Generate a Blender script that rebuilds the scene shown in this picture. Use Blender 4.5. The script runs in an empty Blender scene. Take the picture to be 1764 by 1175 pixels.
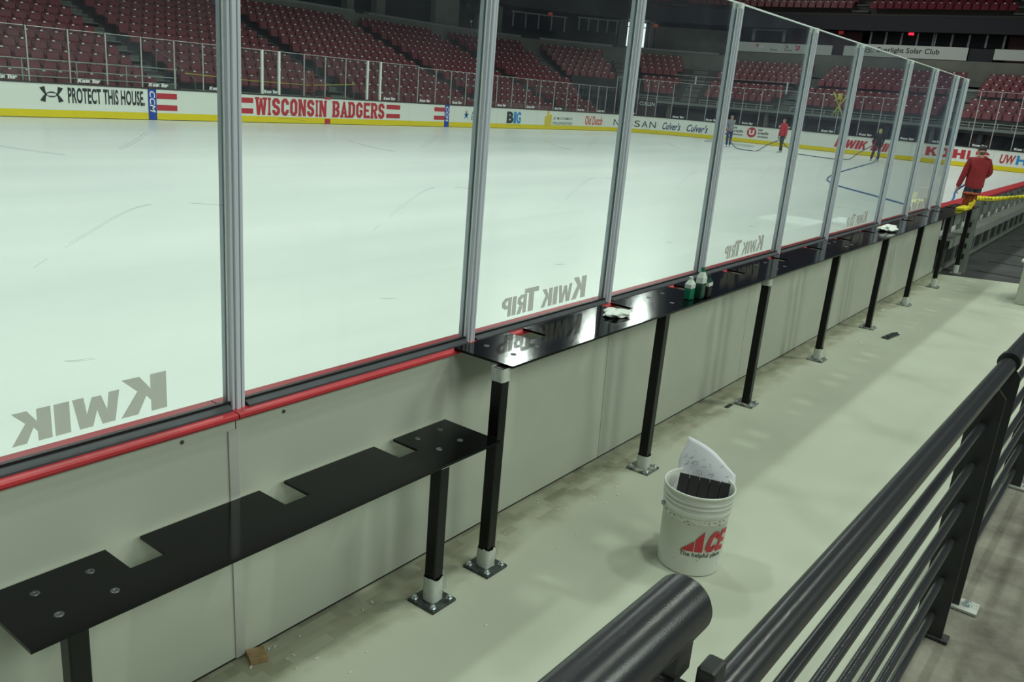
import bpy, bmesh, math, random
import numpy as np
from mathutils import Vector, Matrix
random.seed(7)
sc = bpy.context.scene
col = sc.collection
PI = math.pi
WORLD_AT = {}          # world position of every object that parents others

# ------------------------------------------------------------------ naming helpers
ONES = ('', 'first', 'second', 'third', 'fourth', 'fifth', 'sixth', 'seventh', 'eighth', 'ninth', 'tenth', 'eleventh', 'twelfth',
        'thirteenth', 'fourteenth', 'fifteenth', 'sixteenth', 'seventeenth', 'eighteenth', 'nineteenth')
TENS = {2: 'twenty', 3: 'thirty', 4: 'forty', 5: 'fifty', 6: 'sixty'}
TENTH = {2: 'twentieth', 3: 'thirtieth', 4: 'fortieth', 5: 'fiftieth', 6: 'sixtieth'}
def nth(n):
    if n < 20: return ONES[n]
    return TENTH[n // 10] if n % 10 == 0 else TENS[n // 10] + '-' + ONES[n % 10]

def tag(o, label=None, cat=None, group=None, kind=None):
    if label: o['label'] = label
    if cat: o['category'] = cat
    if group: o['group'] = group
    if kind: o['kind'] = kind
    return o

def thing(name, loc, label, cat, group=None, rz=0):
    o = bpy.data.objects.new(name, None)
    col.objects.link(o)
    o.location = loc
    o.rotation_euler = (0, 0, rz)
    o.empty_display_size = 0.1
    WORLD_AT[o.name] = Vector(loc)
    return tag(o, label, cat, group)

# ------------------------------------------------------------------ materials
def srgb(r, g, b):
    f = lambda c: (c / 12.92 if c <= 0.04045 else ((c + 0.055) / 1.055) ** 2.4)
    return (f(r / 255), f(g / 255), f(b / 255))

def mat(name, c, rough=0.5, metal=0.0, spec=0.5, var=0.0, vscale=8.0, c2=None, bump=0.0, bscale=60.0, emit=None, estr=1.0, coat=0.0, detail=6):
    m = bpy.data.materials.new(name)
    m.use_nodes = True
    nt = m.node_tree
    b = nt.nodes['Principled BSDF']
    b.inputs['Base Color'].default_value = (*c, 1)
    b.inputs['Roughness'].default_value = rough
    b.inputs['Metallic'].default_value = metal
    b.inputs['Specular IOR Level'].default_value = spec
    b.inputs['Coat Weight'].default_value = coat
    geo = None
    if var > 0 or c2 or bump > 0:
        geo = nt.nodes.new('ShaderNodeTexCoord')
    if var > 0 or c2:
        n = nt.nodes.new('ShaderNodeTexNoise')
        n.inputs['Scale'].default_value = vscale
        n.inputs['Detail'].default_value = detail; n.inputs['Roughness'].default_value = 0.5 if detail <= 6 else 0.68
        nt.links.new(geo.outputs['Object'], n.inputs['Vector'])
        r = nt.nodes.new('ShaderNodeValToRGB')
        r.color_ramp.elements[0].position = 0.32
        r.color_ramp.elements[1].position = 0.68
        a = c2 if c2 else tuple(max(0, x * (1 - var)) for x in c)
        bb = c if c2 else tuple(min(1, x * (1 + var)) for x in c)
        r.color_ramp.elements[0].color = (*a, 1)
        r.color_ramp.elements[1].color = (*bb, 1)
        nt.links.new(n.outputs['Fac'], r.inputs['Fac'])
        nt.links.new(r.outputs['Color'], b.inputs['Base Color'])
    if bump > 0:
        n = nt.nodes.new('ShaderNodeTexNoise')
        n.inputs['Scale'].default_value = bscale
        n.inputs['Detail'].default_value = 4
        nt.links.new(geo.outputs['Object'], n.inputs['Vector'])
        bp = nt.nodes.new('ShaderNodeBump')
        bp.inputs['Strength'].default_value = bump
        bp.inputs['Distance'].default_value = 0.004
        nt.links.new(n.outputs['Fac'], bp.inputs['Height'])
        nt.links.new(bp.outputs['Normal'], b.inputs['Normal'])
    if emit:
        b.inputs['Emission Color'].default_value = (*emit, 1)
        b.inputs['Emission Strength'].default_value = estr
    return m

def glass_mat(name, haze, tint=(0.93, 0.97, 0.95), scuffs=True):
    """clear rink glass: straight-through transmission, Fresnel mirror, a little surface haze and scuff marks"""
    m = bpy.data.materials.new(name)
    m.use_nodes = True
    nt = m.node_tree
    nt.nodes.clear()
    out = nt.nodes.new('ShaderNodeOutputMaterial')
    tr = nt.nodes.new('ShaderNodeBsdfTransparent'); tr.inputs['Color'].default_value = (*tint, 1)
    gl = nt.nodes.new('ShaderNodeBsdfGlossy'); gl.inputs['Roughness'].default_value = 0.02
    gl.inputs['Color'].default_value = (0.9, 0.95, 1, 1)
    fr = nt.nodes.new('ShaderNodeFresnel')
    ge = nt.nodes.new('ShaderNodeNewGeometry')       # same air-to-glass angle on both faces of the pane
    ir = nt.nodes.new('ShaderNodeMapRange'); ir.inputs['To Min'].default_value = 1.3; ir.inputs['To Max'].default_value = 1 / 1.3
    nt.links.new(ge.outputs['Backfacing'], ir.inputs['Value']); nt.links.new(ir.outputs[0], fr.inputs['IOR'])
    mx = nt.nodes.new('ShaderNodeMixShader')
    nt.links.new(fr.outputs['Fac'], mx.inputs['Fac'])
    nt.links.new(tr.outputs[0], mx.inputs[1]); nt.links.new(gl.outputs[0], mx.inputs[2])
    df = nt.nodes.new('ShaderNodeBsdfDiffuse'); df.inputs['Color'].default_value = (0.60, 0.62, 0.74, 1)
    mx2 = nt.nodes.new('ShaderNodeMixShader')
    nt.links.new(mx.outputs[0], mx2.inputs[1]); nt.links.new(df.outputs[0], mx2.inputs[2])
    tc = nt.nodes.new('ShaderNodeTexCoord')
    n = nt.nodes.new('ShaderNodeTexNoise'); n.inputs['Scale'].default_value = 2.2; n.inputs['Detail'].default_value = 8
    nt.links.new(tc.outputs['Object'], n.inputs['Vector'])
    mr = nt.nodes.new('ShaderNodeMapRange'); mr.inputs['From Min'].default_value = 0.35; mr.inputs['From Max'].default_value = 0.75
    mr.inputs['To Min'].default_value = haze * 0.35; mr.inputs['To Max'].default_value = haze * 1.6
    nt.links.new(n.outputs['Fac'], mr.inputs['Value'])
    nt.links.new(mr.outputs[0], mx2.inputs['Fac'])
    last = mx2
    if scuffs:
        dk = nt.nodes.new('ShaderNodeBsdfDiffuse'); dk.inputs['Color'].default_value = (0.05, 0.055, 0.055, 1)
        mp = nt.nodes.new('ShaderNodeMapping'); mp.inputs['Scale'].default_value = (0.8, 1.0, 2.2); mp.inputs['Rotation'].default_value = (0, 0.25, 0)
        nt.links.new(tc.outputs['Object'], mp.inputs['Vector'])
        v = nt.nodes.new('ShaderNodeTexNoise'); v.inputs['Scale'].default_value = 1.1; v.inputs['Detail'].default_value = 0.6
        nt.links.new(mp.outputs[0], v.inputs['Vector'])
        s1 = nt.nodes.new('ShaderNodeMath'); s1.operation = 'SUBTRACT'; s1.inputs[1].default_value = 0.53
        ab = nt.nodes.new('ShaderNodeMath'); ab.operation = 'ABSOLUTE'
        lt = nt.nodes.new('ShaderNodeMath'); lt.operation = 'LESS_THAN'; lt.inputs[1].default_value = 0.0006
        v2 = nt.nodes.new('ShaderNodeTexNoise'); v2.inputs['Scale'].default_value = 4.5
        nt.links.new(tc.outputs['Object'], v2.inputs['Vector'])
        gt = nt.nodes.new('ShaderNodeMath'); gt.operation = 'GREATER_THAN'; gt.inputs[1].default_value = 0.56
        mu = nt.nodes.new('ShaderNodeMath'); mu.operation = 'MULTIPLY'
        mu2 = nt.nodes.new('ShaderNodeMath'); mu2.operation = 'MULTIPLY'; mu2.inputs[1].default_value = 0.3
        nt.links.new(v.outputs['Fac'], s1.inputs[0]); nt.links.new(s1.outputs[0], ab.inputs[0]); nt.links.new(ab.outputs[0], lt.inputs[0])
        nt.links.new(v2.outputs['Fac'], gt.inputs[0])
        nt.links.new(lt.outputs[0], mu.inputs[0]); nt.links.new(gt.outputs[0], mu.inputs[1]); nt.links.new(mu.outputs[0], mu2.inputs[0])
        mx3 = nt.nodes.new('ShaderNodeMixShader')
        nt.links.new(mu2.outputs[0], mx3.inputs['Fac']); nt.links.new(last.outputs[0], mx3.inputs[1]); nt.links.new(dk.outputs[0], mx3.inputs[2])
        last = mx3
    nt.links.new(last.outputs[0], out.inputs['Surface'])
    return m

def film_mat(name, c, alpha):
    m = bpy.data.materials.new(name)
    m.use_nodes = True
    nt = m.node_tree
    b = nt.nodes['Principled BSDF']
    b.inputs['Base Color'].default_value = (*c, 1)
    b.inputs['Roughness'].default_value = 0.25
    b.inputs['Alpha'].default_value = alpha
    return m

def ice_mat():
    m = mat('ice', (0.80, 0.86, 0.82), 0.28, spec=0.22)
    nt = m.node_tree; b = nt.nodes['Principled BSDF']
    tc = nt.nodes.new('ShaderNodeTexCoord')
    mp = nt.nodes.new('ShaderNodeMapping'); mp.inputs['Scale'].default_value = (0.05, 0.40, 1)
    n = nt.nodes.new('ShaderNodeTexNoise'); n.inputs['Scale'].default_value = 1.0; n.inputs['Detail'].default_value = 7
    r = nt.nodes.new('ShaderNodeValToRGB')
    r.color_ramp.elements[0].position = 0.3; r.color_ramp.elements[0].color = (0.69, 0.75, 0.715, 1)  # darker streaks put reflections of the dark stand on wet ice into the colour
    r.color_ramp.elements[1].position = 0.6; r.color_ramp.elements[1].color = (0.815, 0.86, 0.825, 1)
    nt.links.new(tc.outputs['Object'], mp.inputs['Vector']); nt.links.new(mp.outputs[0], n.inputs['Vector'])
    nt.links.new(n.outputs['Fac'], r.inputs['Fac']); nt.links.new(r.outputs['Color'], b.inputs['Base Color'])
    return m

M = {}
M['ice'] = ice_mat()
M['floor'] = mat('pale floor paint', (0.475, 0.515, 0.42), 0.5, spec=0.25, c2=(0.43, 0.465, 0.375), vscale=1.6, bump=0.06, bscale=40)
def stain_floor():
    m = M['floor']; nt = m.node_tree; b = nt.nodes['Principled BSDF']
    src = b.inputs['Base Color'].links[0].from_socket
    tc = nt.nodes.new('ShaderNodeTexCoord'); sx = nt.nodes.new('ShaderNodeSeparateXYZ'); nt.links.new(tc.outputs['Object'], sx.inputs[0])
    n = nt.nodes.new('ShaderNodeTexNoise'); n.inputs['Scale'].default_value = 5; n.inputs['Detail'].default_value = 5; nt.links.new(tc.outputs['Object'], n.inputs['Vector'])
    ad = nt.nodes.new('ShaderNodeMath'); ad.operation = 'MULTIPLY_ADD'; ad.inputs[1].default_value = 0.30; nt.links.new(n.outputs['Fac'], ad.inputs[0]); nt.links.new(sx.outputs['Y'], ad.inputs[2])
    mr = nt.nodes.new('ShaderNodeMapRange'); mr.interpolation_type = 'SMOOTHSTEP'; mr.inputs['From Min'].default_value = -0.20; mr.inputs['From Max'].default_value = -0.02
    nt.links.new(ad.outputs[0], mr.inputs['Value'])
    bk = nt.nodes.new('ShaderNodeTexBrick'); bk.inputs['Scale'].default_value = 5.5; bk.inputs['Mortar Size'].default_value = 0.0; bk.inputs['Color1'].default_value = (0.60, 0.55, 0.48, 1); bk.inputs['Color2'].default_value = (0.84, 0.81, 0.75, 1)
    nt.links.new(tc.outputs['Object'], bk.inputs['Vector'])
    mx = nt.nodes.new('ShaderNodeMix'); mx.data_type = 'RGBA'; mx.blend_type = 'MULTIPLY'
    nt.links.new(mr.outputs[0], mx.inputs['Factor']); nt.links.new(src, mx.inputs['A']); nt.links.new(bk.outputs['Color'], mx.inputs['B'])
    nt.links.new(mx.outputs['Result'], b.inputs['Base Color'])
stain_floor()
M['dirt'] = mat('dirty concrete', (0.25, 0.245, 0.195), 0.85, c2=(0.085, 0.08, 0.062), vscale=2.6, bump=0.8, bscale=45, detail=12)
M['rubber_floor'] = mat('dark rubber floor', (0.055, 0.06, 0.06), 0.65, c2=(0.03, 0.033, 0.034), vscale=2.0)
M['board_back'] = mat('board back panel', (0.44, 0.475, 0.40), 0.42, spec=0.35, c2=(0.41, 0.44, 0.375), vscale=1.3)
M['batten'] = mat('aluminium batten', (0.50, 0.52, 0.48), 0.4, metal=0.35)
M['red_cap'] = mat('red plastic cap', srgb(176, 44, 52), 0.38, c2=srgb(160, 40, 47), vscale=7)
M['rubber'] = mat('grey rubber strip', (0.040, 0.050, 0.057), 0.5, c2=(0.030, 0.037, 0.042), vscale=10)
M['gasket'] = mat('black gasket', (0.008, 0.009, 0.01), 0.4)
M['white_board'] = mat('white board plastic', (0.78, 0.82, 0.76), 0.35, spec=0.3)
M['kick'] = mat('yellow kick plate', srgb(226, 206, 20), 0.4)
M['dark_cap'] = mat('dark board cap', (0.035, 0.03, 0.03), 0.5)
M['blue'] = mat('blue print', srgb(28, 70, 165), 0.45)
M['print_red'] = mat('red print', srgb(186, 48, 58), 0.45)
M['print_dark'] = mat('charcoal print', srgb(38, 44, 44), 0.45)
M['print_grey'] = mat('grey print', srgb(95, 105, 105), 0.45)
M['print_navy'] = mat('navy print', srgb(22, 52, 110), 0.45)
M['print_white'] = mat('white print', (0.85, 0.87, 0.86), 0.5)
M['print_yellow'] = mat('yellow print', srgb(220, 195, 40), 0.45)
M['print_orange'] = mat('orange print', srgb(214, 70, 30), 0.45)
M['print_lblue'] = mat('light blue print', srgb(40, 140, 205), 0.45)
M['etched'] = film_mat('etched grey lettering', (0.34, 0.33, 0.27), 0.72)
M['post_alu'] = mat('brushed aluminium', (0.60, 0.65, 0.71), 0.33, metal=0.2, bump=0.1, bscale=200)
M['post_dark'] = mat('post groove', (0.16, 0.19, 0.21), 0.45, metal=0.2)
M['post_clear'] = mat('frosted clear flange', (0.72, 0.77, 0.76), 0.25, spec=0.6)
M['edge'] = mat('glass edge painted lit', (0.80, 0.88, 0.86), 0.3)  # pale solid colour puts the lit gleam of the glass edge in
M['glass'] = glass_mat('rink glass', 0.016)
M['far_glass'] = glass_mat('far rink glass', 0.02, scuffs=False)
M['black_steel'] = mat('black powder coat', (0.0018, 0.0020, 0.0028), 0.10, spec=0.21, bump=0.02, bscale=500)
M['black_post'] = mat('satin black post', (0.0022, 0.0024, 0.0026), 0.28, spec=0.3)
M['screw'] = mat('dark screw head', (0.09, 0.095, 0.10), 0.35, metal=0.6)
M['zinc'] = mat('zinc bolt', (0.62, 0.70, 0.70), 0.28, metal=0.9)
M['plate'] = mat('scuffed black base plate', (0.012, 0.016, 0.018), 0.35, c2=(0.05, 0.06, 0.06), vscale=30)
M['worn_plate'] = mat('worn base plate', (0.35, 0.37, 0.33), 0.5, c2=(0.015, 0.02, 0.02), vscale=28)
M['wrap'] = mat('white wrapping tape', (0.55, 0.59, 0.54), 0.4, c2=(0.44, 0.48, 0.44), vscale=22, bump=0.5, bscale=30)
M['film'] = film_mat('clear stretch film', (0.8, 0.85, 0.82), 0.35)
M['rail'] = mat('dark grey rail paint', (0.024, 0.026, 0.028), 0.26, spec=0.6, bump=0.05, bscale=500)
M['rail_post'] = mat('charcoal post paint', (0.022, 0.025, 0.025), 0.45)
M['galv'] = mat('galvanised plate', (0.47, 0.50, 0.46), 0.5, metal=0.3, c2=(0.36, 0.38, 0.35), vscale=20)
M['bucket'] = mat('white bucket plastic', (0.66, 0.70, 0.63), 0.38, c2=(0.60, 0.63, 0.56), vscale=3)
M['bucket_dirt'] = mat('bucket grime', (0.28, 0.26, 0.19), 0.7)
M['paper'] = mat('white paper', (0.72, 0.75, 0.80), 0.8)
M['ink'] = mat('pencil ink', (0.22, 0.23, 0.27), 0.8)
M['black_foam'] = mat('black rubber block', (0.008, 0.008, 0.009), 0.6)
M['wire'] = mat('steel wire', (0.4, 0.42, 0.42), 0.35, metal=0.9)
M['wood'] = mat('raw wood', (0.33, 0.23, 0.11), 0.7, c2=(0.22, 0.15, 0.07), vscale=35)
M['rag'] = mat('white cloth', (0.66, 0.71, 0.66), 0.85, bump=0.6, bscale=35)
M['green'] = mat('green bottle plastic', (0.01, 0.16, 0.085), 0.3)
M['dgreen'] = mat('dark green label', (0.006, 0.045, 0.03), 0.35)
M['label_grey'] = mat('pale bottle band', (0.55, 0.62, 0.56), 0.45)
M['tape_yellow'] = mat('caution tape yellow', srgb(222, 214, 40), 0.4)
M['tape_black'] = mat('caution tape lettering', (0.015, 0.015, 0.012), 0.5)
M['orange'] = mat('orange plastic', srgb(168, 76, 34), 0.5, c2=srgb(96, 42, 24), vscale=25)
M['frame_grey'] = mat('grey green steel frame', (0.25, 0.28, 0.25), 0.5, metal=0.2, c2=(0.19, 0.215, 0.19), vscale=4)
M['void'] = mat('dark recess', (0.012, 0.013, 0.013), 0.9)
M['seat'] = mat('maroon seat plastic', srgb(98, 22, 33), 0.42, spec=0.45)
M['seat_pan'] = mat('maroon seat pan', srgb(118, 34, 44), 0.40, spec=0.45)
M['seat_tag'] = mat('white seat number tag', (0.86, 0.86, 0.84), 0.5)
M['concrete'] = mat('grey concrete', (0.22, 0.225, 0.19), 0.85, c2=(0.165, 0.17, 0.145), vscale=0.8)
M['tread'] = mat('stand concrete', (0.085, 0.075, 0.07), 0.9)
M['stair'] = mat('aisle step', (0.13, 0.14, 0.125), 0.85)
M['nosing'] = mat('step nosing', (0.55, 0.57, 0.53), 0.7)
M['bleacher'] = mat('grey bleacher bench', (0.30, 0.32, 0.28), 0.6, c2=(0.22, 0.24, 0.205), vscale=2)
M['dark_wall'] = mat('dark concourse wall', (0.045, 0.047, 0.05), 0.85)
M['brown_wall'] = mat('dark maroon wall', (0.05, 0.018, 0.02), 0.8)
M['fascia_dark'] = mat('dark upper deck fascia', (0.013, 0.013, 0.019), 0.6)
M['banner'] = mat('white banner fabric', (0.62, 0.63, 0.60), 0.7)
M['win_dark'] = mat('dark box window', (0.006, 0.007, 0.010), 0.5, spec=0.15)
M['mullion'] = mat('grey mullion', (0.25, 0.26, 0.26), 0.5)
M['rail_pale'] = mat('pale stand rail', (0.45, 0.47, 0.44), 0.45, metal=0.4)
M['exit'] = mat('lit exit sign', (0.6, 0.03, 0.04), 0.5, emit=(1.0, 0.03, 0.06), estr=1.2)
M['exit_dim'] = mat('dim exit sign', (0.3, 0.05, 0.04), 0.5, emit=(0.8, 0.08, 0.06), estr=0.12)
M['day'] = mat('daylit doorway', (0.8, 0.8, 0.8), 0.5, emit=(0.92, 0.97, 1.0), estr=1.15)
M['chair_black'] = mat('dark folding chair', (0.03, 0.034, 0.036), 0.5)
M['skin'] = mat('skin', (0.42, 0.24, 0.17), 0.55)
M['jacket_red'] = mat('red jacket', srgb(126, 18, 24), 0.8, c2=srgb(112, 15, 21), vscale=9)
M['jacket_pink'] = mat('red fleece', srgb(190, 48, 58), 0.75)
M['shirt_grey'] = mat('grey shirt', srgb(132, 134, 142), 0.8)
M['jeans'] = mat('blue jeans', srgb(38, 62, 110), 0.8)
M['navy_trousers'] = mat('dark navy trousers', (0.012, 0.015, 0.028), 0.8)
M['black_cloth'] = mat('black clothing', (0.014, 0.014, 0.024), 0.8)
M['dark_trousers'] = mat('dark trousers', (0.05, 0.045, 0.045), 0.8)
M['cap_black'] = mat('black cap', (0.012, 0.016, 0.014), 0.7)
M['blond'] = mat('blond hair', (0.50, 0.40, 0.18), 0.6)
M['brown_hair'] = mat('brown hair', (0.07, 0.045, 0.03), 0.6)
M['shoe'] = mat('pale boot', (0.45, 0.47, 0.45), 0.6)
M['shoe_dark'] = mat('dark shoe', (0.03, 0.03, 0.03), 0.6)
M['hose'] = mat('blue hose', srgb(44, 96, 150), 0.4)
M['hose_dark'] = mat('grey blue hose', srgb(70, 88, 100), 0.45)
M['pipe'] = mat('white pipe', (0.55, 0.6, 0.57), 0.4)
M['debris'] = mat('pale tape scraps', (0.6, 0.63, 0.56), 0.7)

# ------------------------------------------------------------------ mesh builder
class MB:
    def __init__(self): self.v = []; self.f = []; self.m = []; self.s = []
    def add(self, vs, fs, mi=0, smooth=False):
        o = len(self.v); self.v += [tuple(map(float, p)) for p in vs]
        for f in fs: self.f.append([i + o for i in f]); self.m.append(mi); self.s.append(smooth)
        return self
    def box(self, lo, hi, mi=0, bevel=0.0):
        return self.obox(((lo[0] + hi[0]) / 2, (lo[1] + hi[1]) / 2, (lo[2] + hi[2]) / 2), (1, 0, 0), (0, 1, 0), (0, 0, 1),
                         abs(hi[0] - lo[0]) / 2, abs(hi[1] - lo[1]) / 2, abs(hi[2] - lo[2]) / 2, mi, bevel)
    def obox(self, c, a, b, d, ha, hb, hd, mi=0, bevel=0.0):
        c = Vector(c); a = Vector(a).normalized(); b = Vector(b).normalized(); d = Vector(d).normalized()
        if bevel <= 0:
            vs = [c + a * (ha * i) + b * (hb * j) + d * (hd * k) for i in (-1, 1) for j in (-1, 1) for k in (-1, 1)]
            return self.add(vs, [(0, 1, 3, 2), (4, 6, 7, 5), (0, 4, 5, 1), (2, 3, 7, 6), (0, 2, 6, 4), (1, 5, 7, 3)], mi)
        bm = bmesh.new(); bmesh.ops.create_cube(bm, size=2)
        for v in bm.verts: v.co = Vector((v.co.x * ha, v.co.y * hb, v.co.z * hd))
        bmesh.ops.bevel(bm, geom=bm.edges[:], offset=min(bevel, ha * .9, hb * .9, hd * .9), segments=2, affect='EDGES', profile=0.5)
        vs = [c + a * v.co.x + b * v.co.y + d * v.co.z for v in bm.verts]
        bm.verts.index_update()
        self.add(vs, [[v.index for v in f.verts] for f in bm.faces], mi)
        bm.free(); return self
    def cyl(self, p0, p1, r0, r1=None, n=16, mi=0, caps=True, smooth=True):
        r1 = r0 if r1 is None else r1
        p0 = Vector(p0); p1 = Vector(p1); z = (p1 - p0).normalized()
        x = z.orthogonal().normalized(); y = z.cross(x)
        vs = []
        for p, r in ((p0, r0), (p1, r1)):
            for i in range(n):
                t = 2 * PI * i / n; vs.append(p + x * (r * math.cos(t)) + y * (r * math.sin(t)))
        self.add(vs, [(i, (i + 1) % n, n + (i + 1) % n, n + i) for i in range(n)], mi, smooth)
        if caps: self.add(vs, [list(range(n))[::-1], list(range(n, 2 * n))], mi, False)
        return self
    def tube(self, pts, r, n=10, mi=0, caps=True):
        P = [Vector(p) for p in pts]; R = r if isinstance(r, (list, tuple)) else [r] * len(P)
        vs = []; up = None
        for i, p in enumerate(P):
            t = (P[min(i + 1, len(P) - 1)] - P[max(i - 1, 0)]).normalized()
            if up is None: up = t.orthogonal().normalized()
            up = (up - t * up.dot(t)).normalized(); w = t.cross(up)
            for k in range(n):
                a = 2 * PI * k / n; vs.append(p + up * (R[i] * math.cos(a)) + w * (R[i] * math.sin(a)))
        fs = [(i * n + k, i * n + (k + 1) % n, (i + 1) * n + (k + 1) % n, (i + 1) * n + k) for i in range(len(P) - 1) for k in range(n)]
        self.add(vs, fs, mi, True)
        if caps: self.add(vs, [list(range(n))[::-1], list(range((len(P) - 1) * n, len(P) * n))], mi)
        return self
    def lathe(self, prof, n=40, mi=0, c=(0, 0, 0)):
        vs = [(c[0] + r * math.cos(2 * PI * k / n), c[1] + r * math.sin(2 * PI * k / n), c[2] + z) for r, z in prof for k in range(n)]
        fs = [(i * n + k, i * n + (k + 1) % n, (i + 1) * n + (k + 1) % n, (i + 1) * n + k) for i in range(len(prof) - 1) for k in range(n)]
        return self.add(vs, fs, mi, True)
    def prism(self, poly, z0, z1, mi=0):
        n = len(poly)
        vs = [(x, y, z0) for x, y in poly] + [(x, y, z1) for x, y in poly]
        fs = [list(range(n))[::-1], list(range(n, 2 * n))] + [(i, (i + 1) % n, n + (i + 1) % n, n + i) for i in range(n)]
        return self.add(vs, fs, mi)
    def build(self, name, mats, parent=None, loc=None, bevel=0.0):
        if parent is not None: L = WORLD_AT[parent.name]
        else: L = Vector(loc) if loc is not None else Vector((0, 0, 0))
        me = bpy.data.meshes.new(name)
        me.from_pydata([tuple(Vector(p) - L) for p in self.v], [], self.f)
        for mm in (mats if isinstance(mats, (list, tuple)) else [mats]): me.materials.append(mm)
        me.polygons.foreach_set('material_index', self.m); me.polygons.foreach_set('use_smooth', self.s)
        me.validate(); me.update()
        bm = bmesh.new(); bm.from_mesh(me); bmesh.ops.recalc_face_normals(bm, faces=bm.faces[:]); bm.to_mesh(me); bm.free()
        o = bpy.data.objects.new(name, me); col.objects.link(o)
        if parent is not None:
            o.parent = parent; WORLD_AT[o.name] = L
        else:
            o.location = L; WORLD_AT[o.name] = L
        if bevel > 0:
            b = o.modifiers.new('bevel', 'BEVEL'); b.width = bevel; b.segments = 2; b.limit_method = 'ANGLE'
        return o

# ------------------------------------------------------------------ lettering
TEXT = {}
def glyphs(body, bold=0.0, shear=0.0):
    key = (body, bold, shear)
    if key in TEXT: return TEXT[key]
    cu = bpy.data.curves.new('letters', 'FONT')
    cu.body = body; cu.offset = bold; cu.shear = shear; cu.resolution_u = 3; cu.space_character = 1.0 + bold * 1.2
    o = bpy.data.objects.new('letters', cu); col.objects.link(o)
    dg = bpy.context.evaluated_depsgraph_get()
    me = bpy.data.meshes.new_from_object(o.evaluated_get(dg))
    V = np.array([v.co[:2] for v in me.vertices]); F = [list(p.vertices) for p in me.polygons]
    bpy.data.objects.remove(o); bpy.data.curves.remove(cu); bpy.data.meshes.remove(me)
    mn = V.min(0); mxx = V.max(0); V = (V - mn) / (mxx - mn)
    TEXT[key] = (V, F); return TEXT[key]

def put_text(mb, body, fn, u0, u1, v0, v1, mi=0, bold=0.02, shear=0.0):
    V, F = glyphs(body, bold, shear)
    mb.add([fn(u0 + (u1 - u0) * a, v0 + (v1 - v0) * b) for a, b in V], F, mi)

def put_poly(mb, pts, fn, mi=0):
    mb.add([fn(u, v) for u, v in pts], [list(range(len(pts)))], mi)

CAM = np.array([0.0, -2.13645, 2.07807])
def octo(x0, y0, x1, y1, cx, cy, w, b):
    """eight quads of a chamfered ring, from the bottom bar round to the lower left corner"""
    o = [(x0 + cx, y0), (x1 - cx, y0), (x1, y0 + cy), (x1, y1 - cy), (x1 - cx, y1), (x0 + cx, y1), (x0, y1 - cy), (x0, y0 + cy)]
    X0, Y0, X1, Y1 = x0 + w, y0 + b, x1 - w, y1 - b; ix, iy = min(cx * .5, (X1 - X0) * .45), min(cy * .5, (Y1 - Y0) * .45)
    i = [(X0 + ix, Y0), (X1 - ix, Y0), (X1, Y0 + iy), (X1, Y1 - iy), (X1 - ix, Y1), (X0 + ix, Y1), (X0, Y1 - iy), (X0, Y0 + iy)]
    return [[o[k], o[(k + 1) % 8], i[(k + 1) % 8], i[k]] for k in range(8)]
def rect(x0, y0, x1, y1): return [(x0, y0), (x1, y0), (x1, y1), (x0, y1)]
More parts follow.
